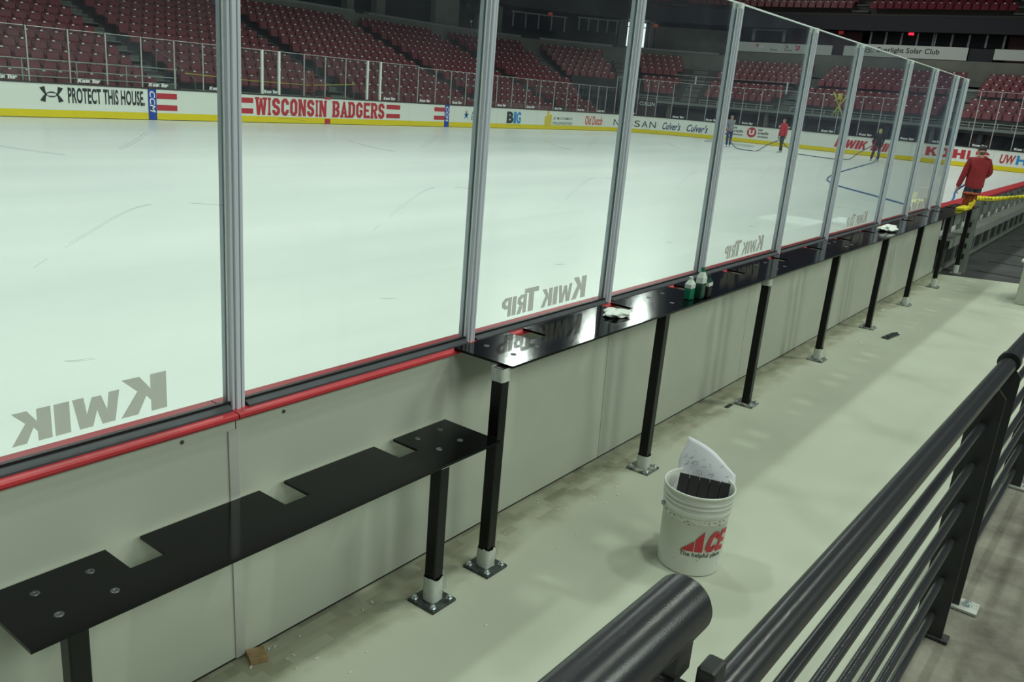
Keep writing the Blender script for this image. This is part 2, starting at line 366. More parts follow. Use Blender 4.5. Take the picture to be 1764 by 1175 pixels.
def block_letter(c, w=0.33, b=0.19, serif=False):
    h = b; P = []
    if c == 'I': P = [rect(0, 0, 1, 1)] if not serif else [rect(.2, 0, .8, 1), rect(0, 0, 1, .13), rect(0, .87, 1, 1)]
    elif c == 'L': P = [rect(0, 0, w, 1), rect(0, 0, 1, h)]
    elif c == 'T': P = [rect(.5 - w / 2, 0, .5 + w / 2, 1 - h), rect(0, 1 - h, 1, 1)]
    elif c == 'H': P = [rect(0, 0, w, 1), rect(1 - w, 0, 1, 1), rect(w, .5 - h / 2, 1 - w, .5 + h / 2)]
    elif c == 'K': P = [[(0, 0), (w, 0), (w, .30), (.47, .45), (.67, 0), (1.05, 0), (.67, .62), (1, 1), (.61, 1), (w, .62), (w, 1), (0, 1)]]
    elif c == 'N': P = [rect(0, 0, w * .9, 1), rect(1 - w * .9, 0, 1, 1), [(0, 1), (w * 1.05, 1), (1, 0), (1 - w * 1.05, 0)]]
    elif c == 'W':
        P = [[(.12, 0), (.40, 0), (.50, .50), (.60, 0), (.88, 0), (1, 1), (.765, 1), (.715, .45), (.60, .95), (.40, .95), (.285, .45), (.235, 1), (0, 1)]]
    elif c == 'A': P = [[(0, 0), (w, 0), (.62, 1), (.38, 1)], [(1 - w, 0), (1, 0), (.62, 1), (.38, 1)], rect(.25, .22, .75, .22 + h * .8)]
    elif c == 'O': P = octo(0, 0, 1, 1, .3, .2, w, h)
    elif c == 'C': P = [q for k, q in enumerate(octo(0, 0, 1, 1, .3, .2, w, h)) if k != 2] + [rect(1 - w, .2, 1, .36), rect(1 - w, .64, 1, .8)]
    elif c == 'G': P = [q for k, q in enumerate(octo(0, 0, 1, 1, .3, .2, w, h)) if k != 2] + [rect(1 - w, .2, 1, .5), rect(.52, .38, 1, .52), rect(1 - w, .66, 1, .8)]
    elif c == 'D': P = [q for k, q in enumerate(octo(0, 0, 1, 1, .3, .2, w, h)) if k not in (5, 7)] + [rect(0, 0, w, 1), rect(0, 0, .4, h), rect(0, 1 - h, .4, 1)]
    elif c in 'PR':
        o = octo(0, .42, 1, 1, .28, .16, w, h * .85); k0, k4 = o[0], o[4]
        P = [rect(0, 0, w, 1), [(w, .42), k0[1], k0[2], (w, k0[2][1])], [k4[0], (w, 1), (w, k4[3][1]), k4[3]]] + o[1:4]
        if c == 'R': P.append([(.42, .42), (.42 + w * 1.1, .42), (1.04, 0), (1.04 - w * 1.1, 0)])
    elif c == 'B': P = [rect(0, 0, w, 1)] + [q for k, q in enumerate(octo(0, 0, 1, .56, .26, .15, w, h * .85)) if k in (0, 1, 2, 3, 4)] + [q for k, q in enumerate(octo(0, .44, .97, 1, .26, .15, w, h * .85)) if k in (0, 1, 2, 3, 4)] + [rect(0, 0, .4, h * .85), rect(0, 1 - h * .85, .4, 1), rect(0, .44, .4, .56)]
    elif c == 'E': P = [rect(0, 0, w, 1), rect(0, 0, 1, h), rect(0, 1 - h, 1, 1), rect(0, .5 - h * .42, .82, .5 + h * .42)]
    elif c == 'U': P = [q for k, q in enumerate(octo(0, 0, 1, 1.3, .3, .22, w, h)) if k in (0, 1, 7)] + [rect(0, .22, w, 1), rect(1 - w, .22, 1, 1)]
    elif c == 'S':
        a = octo(0, .42, 1, 1, .28, .17, w, h); d = octo(0, 0, 1, .58, .28, .17, w, h)
        P = [a[k] for k in (0, 3, 4, 5, 6, 7)] + [d[k] for k in (0, 1, 2, 3, 4, 7)] + [rect(1 - w, .68, 1, .83), rect(0, .17, w, .32)]
    elif c == "'": P = [[(.15, .6), (.6, .6), (1, 1), (.2, 1)]]
    elif c == 'M': P = [rect(0, 0, w * .8, 1), rect(1 - w * .8, 0, 1, 1), [(0, 1), (w * .8, 1), (.5 + w * .3, .2), (.5 - w * .3, .2)], [(1 - w * .8, 1), (1, 1), (.5 + w * .3, .2), (.5 - w * .3, .2)]]
    if serif and c in 'NWDBRAK':
        z = {'N': [(-.06, .42, .87), (.72, 1.06, .87), (-.06, .4, 0)], 'W': [(-.07, .36, .87), (.64, 1.07, .87)], 'D': [(-.08, .3, .87), (-.08, .3, 0)], 'B': [(-.08, .3, .87), (-.08, .3, 0)], 'R': [(-.08, .3, .87), (-.08, .42, 0), (.70, 1.08, 0)], 'A': [(-.08, .42, 0), (.58, 1.08, 0)], 'K': []}[c]
        P += [rect(a, y, b_, y + .13) for a, b_, y in z]
    return P
def put_block(mb, body, fn, u0, u1, v0, v1, shear=0.0, gap=0.13, serif=False, w=0.33, b=0.19, small=None):
    wd = {'I': .42, 'W': 1.35, 'M': 1.25, "'": .35, ' ': .5}
    tot = sum(wd.get(c, 1.0) for c in body) + gap * (len(body) - 1); k = (u1 - u0) / tot; x = u0
    for c in body:
        cw = wd.get(c, 1.0) * k
        if c != ' ':
            for i_, P in enumerate(block_letter(c, w, b, serif)):
                q = [Vector(fn(x + cw * p[0] + shear * (v1 - v0) * p[1], v0 + (v1 - v0) * p[1])) for p in P]
                nn = (q[1] - q[0]).cross(q[2] - q[0]).normalized()
                if nn.dot(Vector(CAM) - q[0]) < 0: nn = -nn
                mb.add([p + nn * (0.0004 * i_) for p in q], [list(range(len(q)))])
        x += cw + gap * k
def store_name(mb, fn, u0, L, v0, h, shear=0.0):
    for body, a, b, k in (('K', 0, .175, 1), ('WIK', .185, .555, .79), ('T', .60, .76, 1), ('RIP', .73, 1.0, .79)):
        put_block(mb, body, fn, u0 + L * a, u0 + L * b, v0, v0 + h * k, shear, gap=.08, w=.37, b=.2)

# ------------------------------------------------------------------ camera
CAM = np.array([0.0, -2.13645, 2.07807]); FPX = 1439.108
_y, _p, _r = [math.radians(a) for a in (35.86882, 16.78455, 4.91185)]
fwd = np.array([math.cos(_y) * math.cos(_p), math.sin(_y) * math.cos(_p), -math.sin(_p)])
rgt = np.array([math.sin(_y), -math.cos(_y), 0.0]); upv = np.cross(rgt, fwd)
cr = rgt * math.cos(_r) + upv * math.sin(_r); cu_ = upv * math.cos(_r) - rgt * math.sin(_r)
cam = bpy.data.cameras.new('camera'); cam.sensor_width = 36; cam.lens = FPX / 1764 * 36; cam.clip_start = 0.05; cam.clip_end = 300
co = bpy.data.objects.new('camera', cam); col.objects.link(co)
co.matrix_world = Matrix(((cr[0], cu_[0], -fwd[0], CAM[0]), (cr[1], cu_[1], -fwd[1], CAM[1]), (cr[2], cu_[2], -fwd[2], CAM[2]), (0, 0, 0, 1)))
sc.camera = co
def in_view(p, m=40):
    d = np.array(p) - CAM; z = d @ fwd
    if z < 0.1: return None
    x = 882 + FPX * (d @ cr) / z; y = 587.5 - FPX * (d @ cu_) / z
    return z if (-m < x < 1764 + m and -m < y < 1175 + m) else None

sc.view_settings.view_transform = 'Standard'; sc.view_settings.look = 'None'
sc.view_settings.exposure = 0.0; sc.view_settings.gamma = 1.0; sc.view_settings.use_curve_mapping = False
sc.cycles.use_denoising = True
sc.cycles.transparent_max_bounces = 40; sc.cycles.max_bounces = 8
sc.cycles.sample_clamp_indirect = 6

FZ = 0.16175            # concourse floor above the ice
# ------------------------------------------------------------------ light: the arena's lamps, added fill lamps and a little stray light
w = bpy.data.worlds.new('arena air'); sc.world = w; w.use_nodes = True
w.node_tree.nodes['Background'].inputs['Color'].default_value = (0.62, 0.74, 1.0, 1)
w.node_tree.nodes['Background'].inputs['Strength'].default_value = 0.038
def lamp(x, y, z, power, size=1.4, tx=None, ty=None, c=(0.93, 1.0, 0.935), spread=180):
    l = bpy.data.lights.new('area_lamp', 'AREA'); l.shape = 'DISK'; l.size = size; l.energy = power; l.color = c; l.spread = math.radians(spread)
    o = bpy.data.objects.new('area_lamp', l); col.objects.link(o); o.location = (x, y, z)
    d = Vector(((tx if tx is not None else x) - x, (ty if ty is not None else y) - y, -z))
    o.rotation_euler = d.to_track_quat('-Z', 'Y').to_euler()
for x, y in ((8.95, 21.2), (15.7, 20.9), (37.5, 24.5), (45.5, 24.5), (52.0, 24.5)):
    lamp(x, y, 16.0, 480, 0.85, x - 4, 9)
for x in (0, 12, 24, 36, 48):
    lamp(x, 9, 19, 780, 1.6, x, 11, spread=120)
for x, ty in ((-4, 1), (7, 4), (20, 12)):
    lamp(x, -21, 14.5, 1250, 8.0, ty, 0, c=(0.90, 1.0, 0.88))  # broad unseen lamps added on the concourse side to brighten the board backs
for x, y, p in ((3.2, -3.6, 640), (11.0, -6.5, 540), (-10, -2.0, 450), (21, -4.0, 520)):
    lamp(x, y, 17, p, 1.2, x, y + 0.5, c=(0.92, 1.0, 0.86))

# ------------------------------------------------------------------ setting: floors and ice
def struct(mb, name, mats, label=None, loc=None):
    return tag(mb.build(name, mats, None, loc), label, kind='structure')
mb = MB()
pts = [(-8, -0.03), (52.3, -0.03), (52.3, 25.9), (-8, 25.9)]
mb.prism([(p[0], p[1]) for p in pts], -0.15, 0.0)
struct(mb, 'floor_ice', M['ice'], 'white resurfaced ice sheet of the rink')
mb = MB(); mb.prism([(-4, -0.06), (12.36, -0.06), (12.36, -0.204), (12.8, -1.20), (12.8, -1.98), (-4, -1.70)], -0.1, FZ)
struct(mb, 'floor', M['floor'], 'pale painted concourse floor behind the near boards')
mb = MB(); mb.prism([(-4, -1.70), (12.8, -1.98), (12.8, -7), (-4, -7)], -0.1, FZ - 0.002)
struct(mb, 'floor_concrete', M['dirt'], 'dirty bare concrete floor behind the guardrail')
mb = MB(); mb.prism([(12.36, -0.06), (30, -0.06), (30, -7), (12.8, -7), (12.8, -1.20), (12.36, -0.204)], -0.2, FZ - 0.07)
struct(mb, 'floor_rubber', M['rubber_floor'], 'dark rubber floor beside the players bench frames')
mb = MB()
for k in range(8):
    x = 13.7 + k * 1.25
    mb.box((x, -3.5, FZ - 0.071), (x + 0.035, -0.4, FZ - 0.064))
mb.box((12.82, -6, FZ - 0.07), (12.9, -1.2, FZ - 0.06)); 
struct(mb, 'trim_1', M['void'], 'joints between the dark rubber mats')

# ------------------------------------------------------------------ near dasher boards
CAPZ = 1.046
def dasher(x0, x1, label, batten):
    t = thing('dasher_board', ((x0 + x1) / 2, -0.04, 0.0), label, 'rink board', 'near dasher boards')
    a, b = x0 + 0.002, x1 - 0.002
    bp = MB(); zb, zt = FZ + 0.012, CAPZ - 0.0195       # the back sheet leans in slightly towards the cap
    bp.add([(x, y, z) for x in (a, b) for y, z in ((-0.075, zb), (-0.062, zb), (-0.037, zt), (-0.050, zt))], [(0, 1, 2, 3), (7, 6, 5, 4), (0, 4, 5, 1), (1, 5, 6, 2), (2, 6, 7, 3), (3, 7, 4, 0)])
    bp.build('back_panel', M['board_back'], t)
    MB().box((a, 0.028, 0.0), (b, 0.04, CAPZ - 0.02)).build('ice_panel', M['white_board'], t)
    MB().box((a, -0.070, FZ), (b, -0.03, FZ + 0.0115)).build('base_gasket', M['gasket'], t)
    c = MB()
    prof = [(-0.068, CAPZ - 0.019), (-0.072, CAPZ - 0.012), (-0.070, CAPZ - 0.004), (-0.064, CAPZ), (0.084, CAPZ), (0.089, CAPZ - 0.02), (-0.030, CAPZ - 0.0188), (-0.05, CAPZ - 0.019)]
    n = len(prof)
    vs = [(a, y, z) for y, z in prof] + [(b, y, z) for y, z in prof]
    c.add(vs, [list(range(n)), list(range(2 * n - 1, n - 1, -1))] + [(i, n + i, n + (i + 1) % n, (i + 1) % n) for i in range(n)])
    tag(c.build('cap_rail', M['red_cap'], t), 'glossy red plastic cap rail')
    if batten:
        bt = MB(); zt -= 0.035; yt = -0.050 - 0.025 * (0.035 / (CAPZ - 0.0195 - zb))
        bt.add([(x, y, z) for x in (x1 - 0.030, x1 + 0.004) for y, z in ((-0.081, zb), (-0.0754, zb), (yt - 0.0004, zt), (yt - 0.006, zt))], [(0, 1, 2, 3), (7, 6, 5, 4), (0, 4, 5, 1), (1, 5, 6, 2), (2, 6, 7, 3), (3, 7, 4, 0)])
        tag(bt.build('batten', M['batten'], t), 'grey metal joint strip')
    for k in range(3):
        xx = x0 + (x1 - x0) * (0.08 + 0.42 * k)
        MB().cyl((xx, -0.0505, CAPZ - 0.045), (xx, -0.0545, CAPZ - 0.045), 0.006, n=10).build('screw', M['screw'], t)
    return t
edges_ = [-0.85, 1.455, 3.748, 5.71, 8.064, 10.34, 12.40]
where = ['left of the metal batten, under the first glass pane', 'behind the right end of the low black shelf', 'behind the second and third tall legs',
         'behind the fourth tall black leg', 'behind the fifth and sixth tall black legs', 'at the far end of the black shelf']
for i in range(6):
    dasher(edges_[i], edges_[i + 1], 'grey board with red cap rail, ' + where[i], i == 0)

# ------------------------------------------------------------------ near glass: panes, posts, rubber strips
POSTX = [0.345, 1.4846, 2.6236, 3.7500, 4.9029, 6.2624, 7.4316, 9.1760, 10.3647, 11.5501, 12.1863]
GB, GT = 1.062, 2.652
pane_names = ['first pane from the left, with large mirrored grey lettering', 'second pane from the left, no lettering', 'third pane from the left, mirrored lettering low down',
              'fourth pane from the left', 'fifth pane from the left, behind the bottles, mirrored lettering', 'sixth pane from the left', 'seventh pane from the left, faint mirrored lettering',
              'eighth and widest pane', 'ninth pane from the left, faint mirrored lettering', 'narrow last pane at the far end']
for i in range(10):
    x0, x1 = POSTX[i] + 0.004, POSTX[i + 1] - 0.004
    t = thing('rink_glass', ((x0 + x1) / 2, 0, GB), 'clear glass on the near boards, ' + pane_names[i], 'glass panel', 'near rink glass')
    MB().box((x0, -0.006, GB), (x1, 0.006, GT)).build('pane', M['glass'], t)
    tag(MB().box((x0, -0.0065, GT + 0.0003), (x1, 0.0065, GT + 0.007)).build('top_edge', M['edge'], t), 'pale polished top edge, its lit gleam painted in')
    if i in (0, 2, 4, 6, 8):
        mb = MB(); c = x1 - 0.22 if i == 0 else (x0 + x1) / 2 + 0.02
        hi, wd = 0.112, 0.69
        u1 = {0: 1.255, 2: 3.536, 4: 5.944, 6: 8.70, 8: 11.30}[i]
        fn = lambda u, v: (u1 - u, -0.0066, GB + 0.042 + v)
        store_name(mb, fn, 0.0, wd if i else 0.76, 0, hi)
        tag(mb.build('lettering', M['etched'], t), 'grey mirrored lettering on the glass')
for i in range(1, 11):
    x = POSTX[i]
    t = thing('glass_post', (x, 0, CAPZ), 'upright aluminium glass post, %s from the left on the near boards' % nth(i), 'post', 'near glass posts')
    b = MB()
    for (a0, a1, d0, d1) in ((-0.011, 0.004, 0.026, 0.034), (0.010, 0.021, 0.022, 0.030), (-0.022, -0.0115, 0.020, 0.026)):
        b.box((x + a0, -d1, CAPZ - 0.002), (x + a1, -0.007, GT - 0.03), 0, 0.002); b.box((x + a0, 0.007, CAPZ - 0.002), (x + a1, d1, GT - 0.03), 0, 0.002)
    b.build('channel', M['post_alu'], t)
    MB().box((x - 0.0035, -0.018, CAPZ), (x + 0.0035, 0.018, GT - 0.032)).box((x + 0.0045, -0.020, CAPZ), (x + 0.0095, -0.0072, GT - 0.034)).build('groove', M['post_dark'], t)
    MB().box((x - 0.0265, -0.012, CAPZ), (x - 0.0225, -0.0068, GT - 0.02)).box((x + 0.0215, -0.014, CAPZ), (x + 0.0255, -0.0068, GT - 0.02)).build('clear_flange', M['post_clear'], t)
    MB().box((x - 0.022, -0.030, GT - 0.03), (x + 0.022, -0.0075, GT + 0.004), 0, 0.004).box((x - 0.022, 0.0075, GT - 0.03), (x + 0.022, 0.028, GT + 0.004), 0, 0.004).build('top_clip', M['post_clear'], t)
for i in range(10):
    x0, x1 = POSTX[i] + 0.030, POSTX[i + 1] - 0.030
    t = thing('rubber_strip', ((x0 + x1) / 2, -0.03, CAPZ), 'dark grey rubber glass-retaining strip, %s length from the left along the red cap' % nth(i + 1), 'rubber strip', 'strips under the near glass')
    c = MB(); prof = [(-0.040, CAPZ), (-0.039, CAPZ + 0.006), (-0.017, CAPZ + 0.016), (-0.016, CAPZ)]; n = 4
    vs = [(x0, y, z) for y, z in prof] + [(x1, y, z) for y, z in prof]
    c.add(vs, [list(range(n)), list(range(2 * n - 1, n - 1, -1))] + [(k, n + k, n + (k + 1) % n, (k + 1) % n) for k in range(n)])
    c.build('flap', M['rubber'], t)
    MB().box((x0 - 0.03, -0.0155, CAPZ), (x1 + 0.03, -0.0075, CAPZ + 0.024)).box((x0 - 0.03, 0.0075, CAPZ), (x1 + 0.03, 0.030, CAPZ + 0.009)).build('bead', M['gasket'], t)

# ------------------------------------------------------------------ black shelves
def shelf_plate(x0, x1, yf, yb, yn, notches, z1, th=0.010):
    poly = [(x0, yf), (x1, yf), (x1, yb)]
    for a, b in sorted(notches, reverse=True): poly += [(b, yb), (b, yn), (a, yn), (a, yb)]
    poly.append((x0, yb))
    return MB().prism(poly, z1 - th, z1)

def screws(pts, z, parent):
    for x, y in pts:
        mb = MB(); mb.lathe([(0.0, 0.0015), (0.0045, 0.0015), (0.0046, 0.0022), (0.0115, 0.0022), (0.0125, 0.0)], 16, 0, (x, y, z))
        mb.build('screw', M['screw'], parent)

def leg(parent, x, y, ztop, wrap_top, wrap_h, plate, film=False, hw=0.0255):
    L = MB(); L.box((x - hw, y - hw, FZ + 0.012), (x + hw, y + hw, ztop), 0, 0.005)
    lg = L.build('leg', M['black_post'], parent)
    MB().box((x - 0.066, y - 0.066, FZ), (x + 0.066, y + 0.066, FZ + 0.012), 0, 0.002).build('base_plate', M[plate], lg)
    for sx, sy in ((-1, -1), (-1, 1), (1, -1), (1, 1)):
        b = MB(); bx, by = x + sx * 0.047, y + sy * 0.047
        b.cyl((bx, by, FZ + 0.012), (bx, by, FZ + 0.0145), 0.013, n=16); b.cyl((bx, by, FZ + 0.0145), (bx, by, FZ + 0.024), 0.0095, n=6, smooth=False)
        b.cyl((bx, by, FZ + 0.024), (bx, by, FZ + 0.0275), 0.0045, n=10)
        tag(b.build('bolt', M['zinc'], lg), 'shiny zinc bolt')
    if wrap_h > 0:
        wv = MB(); n = 20; rings = 7
        vs = []
        for j in range(rings):
            z = FZ + 0.013 + wrap_h * j / (rings - 1)
            for k in range(n):
                a = 2 * PI * k / n; q = max(abs(math.cos(a)), abs(math.sin(a))); rr = (hw + 0.006) / (q ** 0.75) * (1 + random.uniform(-0.05, 0.06))
                vs.append((x + rr * math.cos(a), y + rr * math.sin(a), z + (random.uniform(-0.006, 0.006) if j == rings - 1 else 0)))
        wv.add(vs, [(j * n + k, j * n + (k + 1) % n, (j + 1) * n + (k + 1) % n, (j + 1) * n + k) for j in range(rings - 1) for k in range(n)], 0, True)
        tag(wv.build('tape_wrap', M['wrap'], lg), 'whitish protective tape round the foot')
    if film:
        fm = MB(); pts = []
        for k in range(14):
            a = -0.6 + 0.19 * k
            for j in range(2):
                rr = hw + 0.020 + 0.012 * math.sin(k * 1.7 + j) ; pts.append((x + rr * math.cos(a), y - 0.4 * hw + rr * math.sin(a) * 0.6, FZ + 0.03 + j * (wrap_h * 0.95) + 0.012 * math.sin(k * 2.1)))
        fm.add(pts, [(2 * k, 2 * k + 1, 2 * k + 3, 2 * k + 2) for k in range(13)], 0, True)
        tag(fm.build('loose_film', M['film'], lg), 'loose clear plastic film')
    if wrap_top > 0:
        wt = MB(); n = 16; vs = []
        for j in range(4):
            z = ztop - wrap_top + wrap_top * j / 3
            for k in range(n):
                a = 2 * PI * k / n; q = max(abs(math.cos(a)), abs(math.sin(a))); rr = (hw + 0.004) / (q ** 0.75) * (1 + random.uniform(-0.04, 0.05))
                vs.append((x + rr * math.cos(a), y + rr * math.sin(a), z))
        wt.add(vs, [(j * n + k, j * n + (k + 1) % n, (j + 1) * n + (k + 1) % n, (j + 1) * n + k) for j in range(3) for k in range(n)], 0, True)
        tag(wt.build('top_wrap', M['wrap'], lg), 'whitish tape left below the shelf')
    return lg

SZ = 1.0575
up = thing('wall_shelf', (8.0, -0.3, FZ), 'long glossy black steel shelf on tall legs running along the red cap rail', 'shelf')
nt_ = [(2.830, 2.942), (3.616, 3.712), (4.349, 4.435), (5.114, 5.205), (5.90, 6.0), (6.70, 6.80), (7.50, 7.60), (8.28, 8.38), (9.05, 9.15), (9.83, 9.93), (10.6, 10.7), (11.4, 11.5), (12.2, 12.3)]
shelf_plate(2.475, 13.05, -0.360, -0.062, -0.195, nt_, SZ).build('top_plate', M['black_steel'], up)
sp = []
for a in (2.60, 4.00, 5.55, 7.15, 8.75):
    sp += [(a, -0.13), (a + 0.16, -0.13), (a, -0.27), (a + 0.16, -0.27)]
screws(sp, SZ, up)
LEGX = [2.445, 3.808, 5.261, 6.761, 8.285, 9.751, 11.218, 12.638]
wraps = [(0.055, 0.085, 'plate', True), (0, 0.075, 'worn_plate', False), (0.055, 0.0, 'worn_plate', False), (0, 0.09, 'worn_plate', False), (0, 0.0, 'worn_plate', False), (0, 0.085, 'worn_plate', False), (0, 0.10, 'worn_plate', False), (0, 0.11, 'worn_plate', False)]
for x, (a, b, pl, fm) in zip(LEGX, wraps):
    leg(up, x + 0.02, -0.315, SZ - 0.0101, a, b, pl, fm)

lo = thing('low_shelf', (1.5, -0.3, FZ), 'short low glossy black shelf with three notches, left of the long tall shelf', 'shelf')
LZ = 0.765
shelf_plate(0.685, 2.425, -0.368, -0.080, -0.212, [(1.010, 1.112), (1.520, 1.618), (2.028, 2.128)], LZ).build('top_plate', M['black_steel'], lo)
screws([(0.79, -0.155), (0.93, -0.155), (0.79, -0.28), (0.93, -0.28), (2.20, -0.14), (2.33, -0.14), (2.19, -0.26), (2.31, -0.26)], LZ, lo)
leg(lo, 2.135, -0.318, LZ - 0.0101, 0.018, 0.10, 'plate', True)
leg(lo, 0.805, -0.318, LZ - 0.0101, 0.012, 0.10, 'plate')

# ------------------------------------------------------------------ things on the shelf and the floor
def wad(name, x, y, z, rx, ry, rz, label, seed):
    rnd = random.Random(seed); mb = MB(); n, m = 26, 12; vs = []
    ph = [rnd.uniform(0, 6.28) for _ in range(8)]
    for j in range(m + 1):
        th = PI * j / m
        for k in range(n):
            a = 2 * PI * k / n
            r = 1 + 0.16 * math.sin(3 * a + ph[0] + 2 * th) + 0.10 * math.sin(7 * a + ph[1] - 3 * th) + 0.08 * math.sin(5 * th + ph[2]) + rnd.uniform(-.05, .05)
            px, py, pz = r * math.sin(th) * math.cos(a), r * math.sin(th) * math.sin(a), math.cos(th) * (1 + 0.12 * math.sin(4 * a + ph[3]))
            vs.append((x + rx * px, y + ry * py, max(z + 0.001, z + rz * 0.75 + rz * pz)))
    mb.add(vs, [(j * n + k, j * n + (k + 1) % n, (j + 1) * n + (k + 1) % n, (j + 1) * n + k) for j in range(m) for k in range(n)], 0, False)
    return tag(mb.build(name, M['rag'], None, (x, y, z)), label, 'cloth')
wad('crumpled_rag', 3.50, -0.215, SZ, 0.075, 0.058, 0.019, 'crumpled white rag on the near part of the shelf', 3)
wad('crumpled_rag', 8.70, -0.225, SZ, 0.16, 0.075, 0.032, 'crumpled white rag on the far part of the shelf', 5)

def bottle(x, y, h, w, d, body, top, label, cap):
    t = thing('bottle', (x, y, SZ), label, 'bottle', 'bottles on the black shelf')
    MB().box((x - w, y - d, SZ), (x + w, y + d, SZ + h * 0.50), 0, 0.006).build('lower_body', M[body], t)
    MB().box((x - w, y - d, SZ + h * 0.50), (x + w, y + d, SZ + h * 0.68), 0, 0.002).build('band', M['label_grey'], t)
    mb = MB(); n = 4
    z0 = SZ + h * 0.68; z1 = SZ + h * 0.86
    vs = [(x - w, y - d, z0), (x + w, y - d, z0), (x + w, y + d, z0), (x - w, y + d, z0), (x - w * .45, y - d * .45, z1), (x + w * .45, y - d * .45, z1), (x + w * .45, y + d * .45, z1), (x - w * .45, y + d * .45, z1)]
    mb.add(vs, [(0, 1, 5, 4), (1, 2, 6, 5), (2, 3, 7, 6), (3, 0, 4, 7), (4, 5, 6, 7), (3, 2, 1, 0)])
    mb.build('shoulder', M[top], t)
    MB().cyl((x, y, z1), (x, y, SZ + h), 0.011, n=14).build('cap', M[cap], t)
bottle(4.165, -0.285, 0.125, 0.028, 0.020, 'green', 'label_grey', 'short green bottle with pale shoulder, left of the bottle group', 'label_grey')
bottle(4.235, -0.315, 0.175, 0.027, 0.020, 'dgreen', 'label_grey', 'tallest bottle with green cap, middle of the bottle group', 'green')
bottle(4.315, -0.320, 0.125, 0.026, 0.020, 'black_foam', 'dgreen', 'dark bottle with grey band, right of the bottle group', 'dgreen')

# bucket
BX, BY = 3.140, -0.918
bk = thing('bucket', (BX, BY, FZ), 'white plastic bucket with red store logo standing on the concourse floor', 'bucket')
prof = [(0.0, 0.004), (0.128, 0.0), (0.1332, 0.004), (0.1335, 0.008), (0.1338, 0.014), (0.136, 0.06), (0.1395, 0.27), (0.1445, 0.272), (0.1460, 0.300), (0.1425, 0.302), (0.1425, 0.312), (0.1485, 0.314), (0.1485, 0.322),
        (0.1430, 0.324), (0.1430, 0.332), (0.1490, 0.334), (0.1490, 0.342), (0.1440, 0.344), (0.1440, 0.362), (0.1510, 0.364), (0.1520, 0.374), (0.1480, 0.377), (0.1440, 0.372), (0.1400, 0.27), (0.1300, 0.01), (0.0, 0.008)]
mb = MB(); mb.lathe(prof, 56, 0, (BX, BY, FZ)); bb = mb.build('pail', M['bucket'], bk)
def on_bucket(az, r0, u, v, off=0.0012):
    z = v; r = (0.136 + 0.0035 * (z - 0.06) / 0.21 if z > 0.06 else 0.133 + 0.003 * z / 0.06) + off; a = az + u / r
    return (BX + r * math.cos(a), BY + r * math.sin(a), FZ + z)
AZ = math.atan2(CAM[1] - BY, CAM[0] - BX)
fb = lambda u, v: on_bucket(AZ, 0, u, v)
mb = MB()
U = -0.040
fl = lambda u, v: on_bucket(AZ, 0, U + u * 1.22, 0.122 + v * 1.22, 0.0028)
def ramp(u0, u1, t0, t1, n=6):
    for k in range(n):
        a, b = u0 + (u1 - u0) * k / n, u0 + (u1 - u0) * (k + 1) / n; ta, tb = t0 + (t1 - t0) * k / n, t0 + (t1 - t0) * (k + 1) / n
        put_poly(mb, [(a, 0), (b, 0), (b, tb)] if ta <= 0 else [(a, 0), (b, 0), (b, tb), (a, ta)], fl)
ramp(0, 0.045, 0, 0.040); ramp(0.049, 0.077, 0.046, 0.080)
fls = lambda u, v: fl(u + 0.28 * v, v)
put_block(mb, 'C', fls, 0.080, 0.124, 0, 0.077, w=.36, b=.22)
put_block(mb, 'E', fls, 0.127, 0.163, 0, 0.077, w=.38, b=.22)
tag(mb.build('logo', M['print_red'], bk), 'red bold logo lettering')
mb = MB(); put_text(mb, 'The helpful place', fb, U, U + 0.19, 0.090, 0.117, bold=0.012)
tag(mb.build('slogan', M['print_dark'], bk), 'small black slogan')
hd = MB(); hp = []
for k in range(17):
    t = PI * k / 16; hp.append((BX + 0.158 * math.cos(AZ + PI / 2 + 0.25 - t) * 1.0, BY + 0.158 * math.sin(AZ + PI / 2 + 0.25 - t), FZ + 0.285 - 0.15 * math.sin(t)))
# handle hangs on the far side of the pail
hp = []
for k in range(17):
    t = PI * k / 16; a = AZ + PI / 2 + 0.45
    ex = Vector((math.cos(a), math.sin(a), 0)); ey = Vector((-math.cos(AZ), -math.sin(AZ), 0))
    p = Vector((BX, BY, FZ + 0.285)) + ex * (0.155 * math.cos(t)) + ey * (0.160 * math.sin(t)) - Vector((0, 0, 0.16 * math.sin(t)))
    hp.append(p)
hd.tube(hp, 0.002, 8)
for sgn in (-1, 1):
    e = Vector((BX, BY, FZ + 0.285)) + Vector((math.cos(AZ + PI / 2 + 0.45), math.sin(AZ + PI / 2 + 0.45), 0)) * (0.147 * sgn)
    hd.cyl(e, e + Vector((math.cos(AZ + PI / 2 + 0.45), math.sin(AZ + PI / 2 + 0.45), 0)) * (0.012 * sgn), 0.010, n=12)
hd.build('wire_handle', M['wire'], bk)
mb = MB(); rnd = random.Random(4)
for k in range(42):
    u = rnd.uniform(-0.17, 0.15); v = 0.262 - abs(rnd.gauss(0, 0.010)); s_ = rnd.uniform(0.002, 0.007)
    put_poly(mb, [(u - s_, v), (u - s_ * .3, v - s_ * .5), (u + s_, v - s_ * .2), (u + s_ * .4, v + s_ * .45)], lambda a, b: on_bucket(AZ, 0, a, b, 0.0014))
for k in range(16):
    u = rnd.uniform(-0.17, 0.15); v = rnd.uniform(0.01, 0.10); s_ = rnd.uniform(0.001, 0.004)
    put_poly(mb, [(u - s_, v), (u, v - s_ * .6), (u + s_, v), (u, v + s_ * .6)], lambda a, b: on_bucket(AZ, 0, a, b, 0.0014))
mb.build('grime', M['bucket_dirt'], bk)

